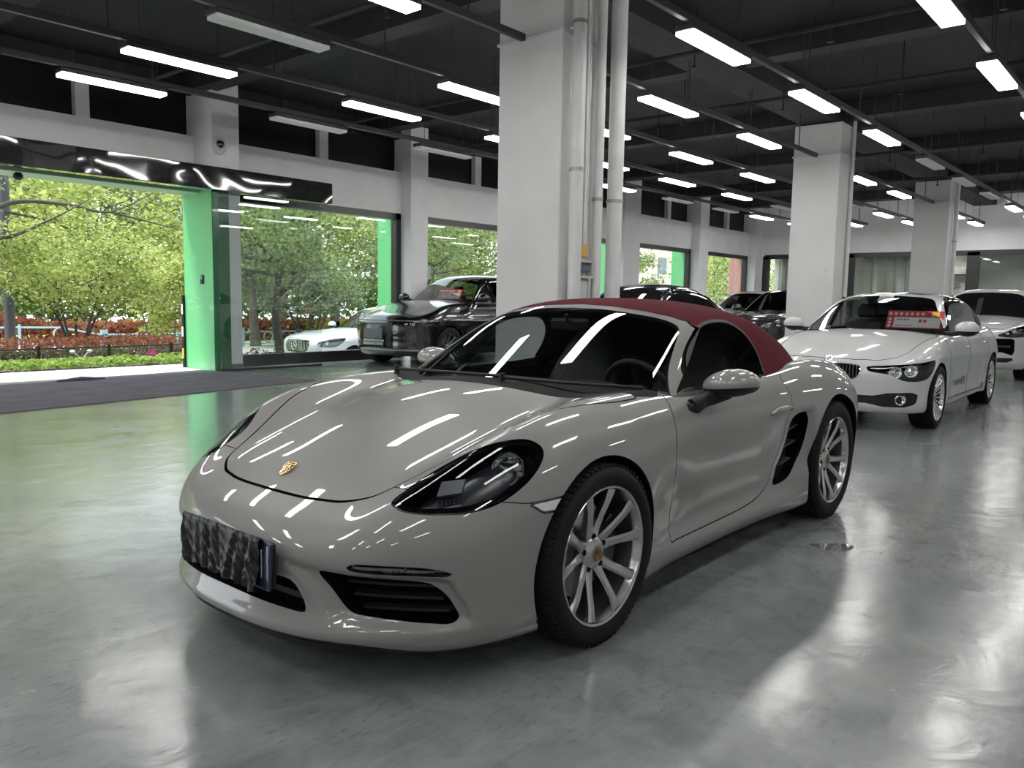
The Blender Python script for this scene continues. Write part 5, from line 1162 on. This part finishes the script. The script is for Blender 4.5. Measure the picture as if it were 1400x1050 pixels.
def leaves(P, size, up=.35, seed=0):
    """one small bent diamond per point; returns V, F"""
    r = np.random.default_rng(seed); n = len(P); d = r.normal(size=(n, 3)); d[:, 2] *= .6; d /= np.linalg.norm(d, axis=1, keepdims=True)
    nn = r.normal(size=(n, 3)); nn[:, 2] += up * 3; nn -= d * (nn * d).sum(1, keepdims=True); nn /= np.linalg.norm(nn, axis=1, keepdims=True); s = np.cross(d, nn); L_ = (size * r.uniform(.65, 1.3, n))[:, None]
    V = np.stack([P - d * L_ * .5, P + s * L_ * .30, P + d * L_ * .5, P - s * L_ * .30], 1).reshape(-1, 3); F = np.arange(n * 4).reshape(-1, 4)
    return V, F
def cloud(name, P, size, m, parent=None, seed=0, up=.35):
    V, F = leaves(np.asarray(P), size, up, seed); me = bpy.data.meshes.new(name); me.vertices.add(len(V)); me.vertices.foreach_set('co', V.ravel()); me.loops.add(F.size); me.loops.foreach_set('vertex_index', F.ravel().astype(np.int32)); me.polygons.add(len(F)); me.polygons.foreach_set('loop_start', (np.arange(len(F)) * 4).astype(np.int32)); me.polygons.foreach_set('loop_total', np.full(len(F), 4, np.int32)); me.materials.append(m); me.update(calc_edges=True); me.validate()
    return link(bpy.data.objects.new(name, me), parent)
G_bright = leaf_mat('leaf_bright', [(.08, .12, .025), (.30, .38, .08), (.50, .56, .17), (.18, .25, .06)]); G_mid = leaf_mat('leaf_mid', [(.04, .07, .025), (.16, .22, .07), (.34, .41, .15), (.10, .15, .05)]); G_far = leaf_mat('leaf_far', [(.05, .09, .03), (.12, .18, .06), (.20, .27, .09), (.08, .12, .05)]); G_grey = leaf_mat('leaf_grey', [(.07, .11, .06), (.16, .22, .12), (.26, .33, .18), (.12, .17, .09)])
G_red = leaf_mat('leaf_red', [(.16, .03, .03), (.38, .08, .07), (.42, .20, .08), (.20, .10, .04)]); G_dark = leaf_mat('leaf_dark', [(.03, .04, .02), (.07, .09, .04), (.12, .08, .06), (.05, .07, .03)]); G_plant = leaf_mat('leaf_plant', [(.06, .13, .02), (.19, .31, .05), (.32, .46, .10), (.12, .22, .04)]); G_yel = leaf_mat('leaf_yellow', [(.40, .30, .05), (.50, .42, .08), (.30, .30, .06)])
bark = mat('bark_dark', (.045, .036, .030), rough=.95, var=.35, nscale=9, bump=.6, bscale=25); bark2 = mat('bark_brown', (.11, .085, .065), rough=.95, var=.35, nscale=9, bump=.6, bscale=25)
def tree(label, loc, H, cr_, zc, leafm, n, size, stems=1, lean=(0, 0), seed=0, bk=None, r0=.14, group=None, branches=()):
    """trunk with forking branches and a clumped leaf crown; cr_ = crown radii, zc = crown centre height"""
    rs = np.random.default_rng(seed); x, y = loc; z = float(gz(x, y)); t = thing('tree', label, 'tree', (x, y, z), group=group); b = MB(); ends = []
    for k in range(stems):
        a = 2 * PI * k / max(stems, 1) + rs.uniform(-.4, .4); sp = .12 if stems > 1 else 0
        p0 = np.array((sp * math.cos(a), sp * math.sin(a), -.1)); top = np.array((lean[0] + (.5 * cr_[0] * math.cos(a) if stems > 1 else 0), lean[1] + (.4 * cr_[1] * math.sin(a) if stems > 1 else 0), zc * .82)); mid = (p0 + top) / 2 + rs.normal(size=3) * (.12, .12, 0)
        rr = r0 / (1 if stems == 1 else 1.9); b.tube([tuple(q) for q in cr([p0, p0 * .6 + mid * .4, mid, top], 4, False)], [rr * (1 - .055 * i) for i in range(13)], 8)
        for j in range(7 if stems == 1 else 3):
            s0 = mid + (top - mid) * rs.uniform(0.0, 1); d = rs.normal(size=3); d[2] = abs(d[2]) * .8 + .2; d /= np.linalg.norm(d); e = s0 + d * np.array(cr_) * rs.uniform(.55, .9); m_ = (s0 + e) / 2 + rs.normal(size=3) * .12
            b.tube([tuple(q) for q in cr([s0, m_, e], 4, False)], [rr * .42, rr * .38, rr * .34, rr * .30, rr * .25, rr * .2, rr * .16, rr * .12, rr * .08], 6)
            for q in range(2): e2 = m_ + (e - m_) * rs.uniform(.1, .6); f = e2 + rs.normal(size=3) * np.array(cr_) * .25; b.tube([tuple(e2), tuple((e2 + f) / 2 + rs.normal(size=3) * .05), tuple(f)], [rr * .18, rr * .12, rr * .05], 5)
    for pts, rad in branches: c = cr([np.array(p) - np.array((x, y, z)) for p in pts], 5, False); b.tube([tuple(q) for q in c], [rad * (1 - .85 * i / (len(c) - 1)) for i in range(len(c))], 7)
    b.build('trunk', bk or bark, t, sharp=70)
    nc = max(12, n // 110); u = rs.normal(size=(nc, 3)); u /= np.linalg.norm(u, axis=1, keepdims=True); C = np.array((lean[0], lean[1], zc)) + u * (rs.uniform(.25, 1, nc) ** .5)[:, None] * np.array(cr_)
    P = C[rs.integers(0, nc, n)] + rs.normal(size=(n, 3)) * np.array(cr_) * (.16, .16, .11); P[:, 2] = np.maximum(P[:, 2], .35)
    cloud('crown', P, size, leafm, t, seed + 1); return t
# far belt of trees, then the nearer ones
FAR = [(6, -29, 9.5, 'bright'), (1.0, -26, 8, 'mid'), (-2.5, -33, 10, 'bright'), (-6, -25.5, 7.5, 'bright'), (-10.5, -30, 9.5, 'mid'), (-14.5, -26, 8, 'bright'), (-19, -30, 9.5, 'grey'), (-24, -25, 8, 'bright'), (-29, -31, 10, 'mid'), (-35, -27, 9, 'bright'), (-42, -30, 10, 'grey'), (-53, -25, 9, 'bright')]
BACK = [(4, -39), (-5, -41), (-14, -39), (-23, -41), (-32, -38), (-41, -41), (-51, -37)]
WH = ['rightmost outside', 'second', 'third', 'fourth', 'fifth', 'sixth', 'seventh', 'eighth', 'ninth', 'tenth', 'eleventh', 'twelfth']
for k, (x, y, h, c) in enumerate(FAR):
    tree('tall %s tree in the far belt across the road, %s from the left' % ({'bright': 'yellow-green', 'mid': 'mid-green', 'grey': 'grey-green'}[c], WH[k] if k else 'first'), (x, y), h, (3.6, 2.6, h * .36), h * .56, {'bright': G_bright, 'mid': G_mid, 'grey': G_grey}[c], 7500, .21, seed=20 + k, group='trees in the far belt', lean=(rng.uniform(-.5, .5), 0))
for k, (x, y) in enumerate(BACK): tree('tall dark green tree in the farthest belt of trees, %s from the left' % WH[k].replace('rightmost outside', 'first'), (x, y), 12, (5.2, 2.5, 5.0), 5.4, G_far, 6500, .36, seed=70 + k, group='trees in the farthest belt')
tree('small multi-stemm yellow-green tree behind the low black fence, seen through the entrance', (-4.45, -15.0), 3.0, (1.75, 1.2, 1.0), 1.85, G_bright, 10000, .088, stems=6, seed=5, r0=.085)
tree('tree with arching dark bare boughs at the upper left of the entrance', (-1.0, -14.6), 5, (2.3, 1.5, 1.1), 3.35, G_grey, 5200, .12, seed=8, r0=.17,
     branches=[([(-1.0, -14.6, 1.9), (-2.6, -14.8, 2.55), (-3.4, -14.9, 2.95), (-4.4, -15, 3.0), (-5.2, -15, 2.93), (-6.2, -15.1, 3.45)], .07), ([(-3.2, -14.9, 2.75), (-4.2, -15, 2.6), (-5.0, -15, 2.1), (-5.7, -15.1, 1.75)], .035), ([(-1.2, -14.6, 2.1), (-2.9, -14.5, 2.2), (-3.8, -14.5, 2.6), (-4.6, -14.5, 3.1)], .05), ([(-5.2, -15, 2.93), (-6.3, -15, 2.75), (-7.2, -15.1, 2.62)], .025)])
tree('bushy tree with reddish lower twigs just left of the green pier', (-7.3, -16.8), 3.2, (1.3, 1.2, 1.15), 1.9, G_bright, 4500, .12, stems=4, seed=12, r0=.07, bk=bark2)
tree('forked dark-trunked tree standing just outside the first window, behind the silver SUV', (-10.0, -16.0), 6, (2.6, 1.5, 1.5), 3.7, G_mid, 6200, .125, seed=15, r0=.17)
tree('brown-trunked tree left of the forked tree outside the first window', (-11.7, -20.0), 6, (2.0, 1.6, 1.7), 3.6, G_grey, 4500, .14, seed=17, r0=.20, bk=bark2)
tree('low grey-green multi-stemmed tree right of the forked tree outside the first window', (-13.2, -19.3), 3.4, (1.7, 1.3, 1.2), 2.0, G_grey, 5200, .12, stems=5, seed=19, r0=.09)
tree('spreading tree outside the second window, above the black SUV', (-17.5, -18.5), 6, (2.8, 1.8, 1.7), 3.6, G_mid, 6500, .13, seed=23, r0=.16)
tree('leafy tree outside the fourth window with the pale building behind', (-31.5, -19), 5, (2.2, 1.8, 1.6), 2.5, G_mid, 4500, .16, seed=27)
tree('leafy tree outside the farthest window', (-41.0, -18), 6, (4.4, 2.6, 2.4), 2.9, G_bright, 7000, .18, seed=29)
tree('yellow-green tree across the road, behind the silver SUV outside the first window', (-15.6, -22.6), 6.5, (2.3, 1.6, 2.3), 3.6, G_bright, 6500, .16, seed=51)
tree('grey-green tree between the two first windows, across the road', (-20.2, -22.0), 6.5, (2.6, 1.8, 2.4), 3.6, G_grey, 6500, .16, seed=53)
tree('mid-green tree across the road, outside the right part of the second window', (-25.0, -21.0), 6.5, (2.6, 1.8, 2.4), 3.5, G_mid, 6500, .16, seed=55)
def strip(name, label, cat, x0, x1, y0, y1, h0, h1, m, n, size, seed, kind=None):
    r = np.random.default_rng(seed); X = r.uniform(x0, x1, n); Y = r.uniform(y0, y1, n); Z = gz(X, Y) + h0 + (h1 - h0) * r.uniform(0, 1, n) ** .7 * (1 + .15 * np.sin(X * 7) * np.sin(Y * 9)); return tag(cloud(name, np.stack([X, Y, Z], 1), size, m, seed=seed, up=.2), label, cat, kind=kind)
strip('ground_cover', 'bright green ground cover plants along the pavement outside the entrance', 'plants', -7.0, 4, -12.45, -11.5, .0, .13, G_plant, 9000, .085, 41, 'stuff')
strip('hedge', 'dark clipped hedge right behind the low black fence', 'hedge', -7.9, 4, -13.4, -12.75, .0, .24, G_dark, 9000, .075, 42); strip('hedge', 'red-leaved clipped hedge behind the dark hedge and black fence', 'hedge', -7.9, 4, -15.0, -13.5, .05, .42, G_red, 12000, .08, 43)
strip('hedge', 'red hedge across the road, behind the blue railing', 'hedge', -30, 8, -24.3, -23.2, .0, .72, G_red, 16000, .21, 44); strip('hedge', 'yellow hedge across the road beyond the forked tree', 'hedge', -22, -15.5, -23.0, -22.2, .0, .75, G_yel, 3000, .12, 45); strip('hedge', 'tall clipped green hedge along the foot of the farthest trees', 'hedge', -56, 12, -35.2, -34.0, -.2, 3.0, G_far, 15000, .38, 47); strip('hedge', 'low dark hedge behind the silver SUV outside the first window', 'hedge', -14, -8.3, -15.3, -14.4, .0, .55, G_dark, 6000, .085, 46)
# low black fence with leaning pickets
fz = -12.6; f = thing('low_fence', 'low black metal fence with leaning pickets in front of the dark hedge', 'fence', (-2.5, fz, 0))
for z in (.05, .29):
    h = MB(); h.tube([(x + 2.5, 0, float(gz(x, fz)) + z) for x in np.linspace(-6.4, 3, 12)], .012, 6); h.build('fence_rail', black_plastic, f)
for k in range(9): x = -6.4 + k * 1.17; bx('fence_post', (x + 2.5, 0, float(gz(x, fz)) + .16), (.045, .045, .36), black_plastic, f)
pk = None
for k in range(40):
    x = -6.3 + k * .235; z = float(gz(x, fz))
    if pk is None: h = MB(); h.tube([(0, 0, .0), (0, 0, .30), (.045, -.03, .46)], .008, 5); pk = h.build('picket', mat('picket_grey', (.10, .09, .085), rough=.5), f); o = pk
    else: o = pk.copy(); COL.objects.link(o)
    o.location = (x + 2.5, 0, z)
# blue railing with ring ornaments
bl = mat('railing_blue', (.25, .45, .55), rough=.4); f = thing('road_railing', 'pale blue railing with ring ornaments along the far side of the pink road', 'railing', (-6, -20, 0)); zr = lambda x: float(gz(x, -20))
for z in (.10, .46): h = MB(); h.tube([(x + 6, 0, zr(x) + z) for x in np.linspace(-24, 5, 30)], .022, 6); h.build('railing_bar', bl, f)
for k in range(14): x = -23.5 + k * 2.05; bx('railing_post', (x + 6, 0, zr(x) + .28), (.17 if k % 2 == 0 else .04, .08, .62 if k % 2 == 0 else .5), bl, f)
for k in range(13):
    x = -22.4 + k * 2.05; h = MB(); h.tube([(x + 6 + .16 * math.cos(t), 0, zr(x) + .30 + .16 * math.sin(t)) for t in np.linspace(0, 2 * PI, 25)], .02, 6, cap=False); h.build('ring_ornament', mat('ring_grey', (.45, .47, .47), rough=.4), f)
t = thing('lamp_post', 'dark grey lamp post at the left edge of the entrance view', 'lamp post', (-4.2, -18.0, float(gz(-4.2, -18)))); h = MB(); h.tube([(0, 0, 0), (0, 0, 4.6)], .115, 14); h.build('post_shaft', mat('post_grey', (.012, .013, .017), rough=.5), t); h = MB(); h.tube([(0, 0, 4.55), (.5, 0, 4.9), (1.2, 0, 4.95)], .05, 10); h.box((1.3, 0, 4.93), (.6, .2, .08), .02); h.build('lamp_head', mat('post_grey', (.05, .055, .065)), t)
# pink bloom, garden lamp, drain pipe
t = thing('pink_bloom', 'large bright pink artificial bloom lying in the ground cover', 'flower', (-4.55, -12.0, .0)); h = MB(); pm = mat('petal_pink', (.72, .08, .36), rough=.6, var=.25, nscale=20)
for k in range(6):
    a = k * PI / 3; V = []; n_ = 6
    for i in range(n_):
        for j in range(5): u = i / (n_ - 1); v = (j - 2) / 2; rr = .015 + .10 * u; w = .055 * math.sin(PI * (.15 + .75 * u)) * v; V.append((rr * math.cos(a) - w * math.sin(a), .03 - .05 * u * (1 - u) * 2 + .02 * v * v, .15 + rr * math.sin(a) + w * math.cos(a)))
    h.add(V, [(i * 5 + j, i * 5 + j + 1, i * 5 + 6 + j, i * 5 + 5 + j) for i in range(n_ - 1) for j in range(4)])
h.build('petals', pm, t); h = MB(); h.tube([(0, 0, 0), (.02, .0, .08), (0, .02, .15)], .008, 6); h.lathe([(0, .045), (.022, .035), (.026, .02)], 14, (0, 0, .15)); h.build('flower_stem', mat('stem_green', (.10, .22, .04)), t)
t = thing('garden_lamp', 'small white two-headed garden lamp in the ground cover by the fence', 'lamp', (-3.45, -12.25, .0)); h = MB()
for s in (-.09, .10): h.tube([(0, 0, 0), (s * .6, 0, .16), (s * 1.5, 0, .24)], .008, 6); h.lathe([(0, .0), (.03, .012), (.045, .04), (.03, .06), (0, .065)], 14, (s * 1.5, 0, .20), axis='z')
h.build('lamp_body', mat('lamp_white', (.6, .6, .6), rough=.4), t)
t = thing('drain_pipe', 'short black pipe lying in front of the hedge near the corner guard', 'pipe', (-5.35, -12.15, .10)); h = MB(); h.tube([(-.28, 0, 0), (.28, 0, 0)], .05, 14); h.tube([(-.22, 0, -.1), (-.22, 0, 0)], .02, 8); h.tube([(.22, 0, -.1), (.22, 0, 0)], .02, 8); h.build('pipe_body', black_plastic, t)
t = thing('traffic_sign', 'dark and white post with a red plate across the road, beyond the silver SUV', 'sign', (-16.3, -22.0, float(gz(-16.3, -22)))); h = MB(); h.box((0, 0, 1.05), (.30, .12, 1.1)); h.build('post_top', mat('post_dark', (.03, .03, .035)), t); bx('post_foot', (0, 0, .35), (.30, .12, .7), mat('post_white', (.65, .62, .58)), t); bx('red_plate', (.55, -.5, 1.25), (.9, .05, .5), mat('plate_red', (.55, .08, .06)), t)
def block(label, loc, d, col, seed, nx, nz):
    t = thing('apartment_block', label, 'building', loc); bx('wall', (0, 0, d[2] / 2), d, mat('facade_%d' % seed, col, rough=.9), t)
    for i in range(nx):
        for k in range(nz):
            X = -d[0] / 2 + d[0] * (i + .5) / nx; Z = 1.6 + k * 3.0; w = bx('window', (X, d[1] / 2 + .02, Z), (d[0] / nx * .5, .06, 1.5), mat('far_window', (.10, .13, .16), rough=.1), t); bx('window_sill', (X, d[1] / 2 + .1, Z - .85), (d[0] / nx * .62, .3, .12), mat('far_sill', (.6, .58, .55)), w)
    bx('roof', (0, 0, d[2] + .3), (d[0] + .8, d[1] + .8, .5), mat('far_roof', (.45, .25, .20), rough=.9), t)
block('pale pink apartment block behind the trees, seen through the fourth window', (-72, -41, 0), (18, 10, 15), (.62, .50, .46), 1, 6, 4)
block('cream apartment block behind the far belt of trees, left', (-7, -50, 0), (16, 9, 13), (.62, .56, .50), 2, 6, 4)
# ------------------------------------------------------------------ camera, world, sun
def set_camera():
    yaw, pitch, roll = 3.8441444030257723, -0.10473806209679411, 0.01711571189867341
    cy, sy, cp, sp = math.cos(yaw), math.sin(yaw), math.cos(pitch), math.sin(pitch)
    d = Vector((cy * cp, sy * cp, sp)); r0 = Vector((sy, -cy, 0)); u0 = r0.cross(d)
    r = r0 * math.cos(roll) + u0 * math.sin(roll); u = u0 * math.cos(roll) - r0 * math.sin(roll)
    cam = bpy.data.cameras.new('camera'); o = link(bpy.data.objects.new('camera', cam))
    M = Matrix((r, u, -d)).transposed().to_4x4(); M.translation = (2.3505442520022277, 2.4668394548146595, 1.2591918328208471); o.matrix_world = M
    cam.sensor_width = 36; cam.sensor_fit = 'HORIZONTAL'; cam.lens = 36 * 1099.53 / 1400; cam.clip_end = 300; cam.clip_start = .05
    SC.camera = o
set_camera()
w = bpy.data.worlds.new('overcast_sky'); SC.world = w; w.use_nodes = True; nt = w.node_tree; nt.nodes.clear()
bg = N(nt, 'Background', Strength=3.5); wo = nt.nodes.new('ShaderNodeOutputWorld'); tc = N(nt, 'TexCoord'); sp = N(nt, 'SeparateXYZ'); L(nt, tc.outputs['Generated'], sp.inputs[0])
rp = N(nt, 'ValToRGB'); e = rp.color_ramp.elements; e[0].position = .0; e[0].color = (.80, .84, .86, 1); e[1].position = .8; e[1].color = (.72, .84, 1., 1); L(nt, sp.outputs[2], rp.inputs[0]); L(nt, rp.outputs[0], bg.inputs[0]); L(nt, bg.outputs[0], wo.inputs[0])
sl = bpy.data.lights.new('sun', 'SUN'); sl.energy = 9.0; sl.angle = math.radians(12); sl.color = (1, .95, .86); so = link(bpy.data.objects.new('sun', sl)); so.rotation_euler = Vector((-.25, .25, -.9)).to_track_quat('-Z', 'Y').to_euler()
SC.view_settings.view_transform = 'Standard'; SC.view_settings.look = 'None'; SC.view_settings.exposure = 0.0; SC.view_settings.gamma = 1.22
SC.cycles.max_bounces = 8; SC.cycles.transparent_max_bounces = 12; SC.cycles.diffuse_bounces = 3; SC.cycles.glossy_bounces = 4; SC.cycles.sample_clamp_indirect = 4.0; SC.cycles.caustics_reflective = False; SC.cycles.caustics_refractive = False
SC.cycles.use_denoising = True
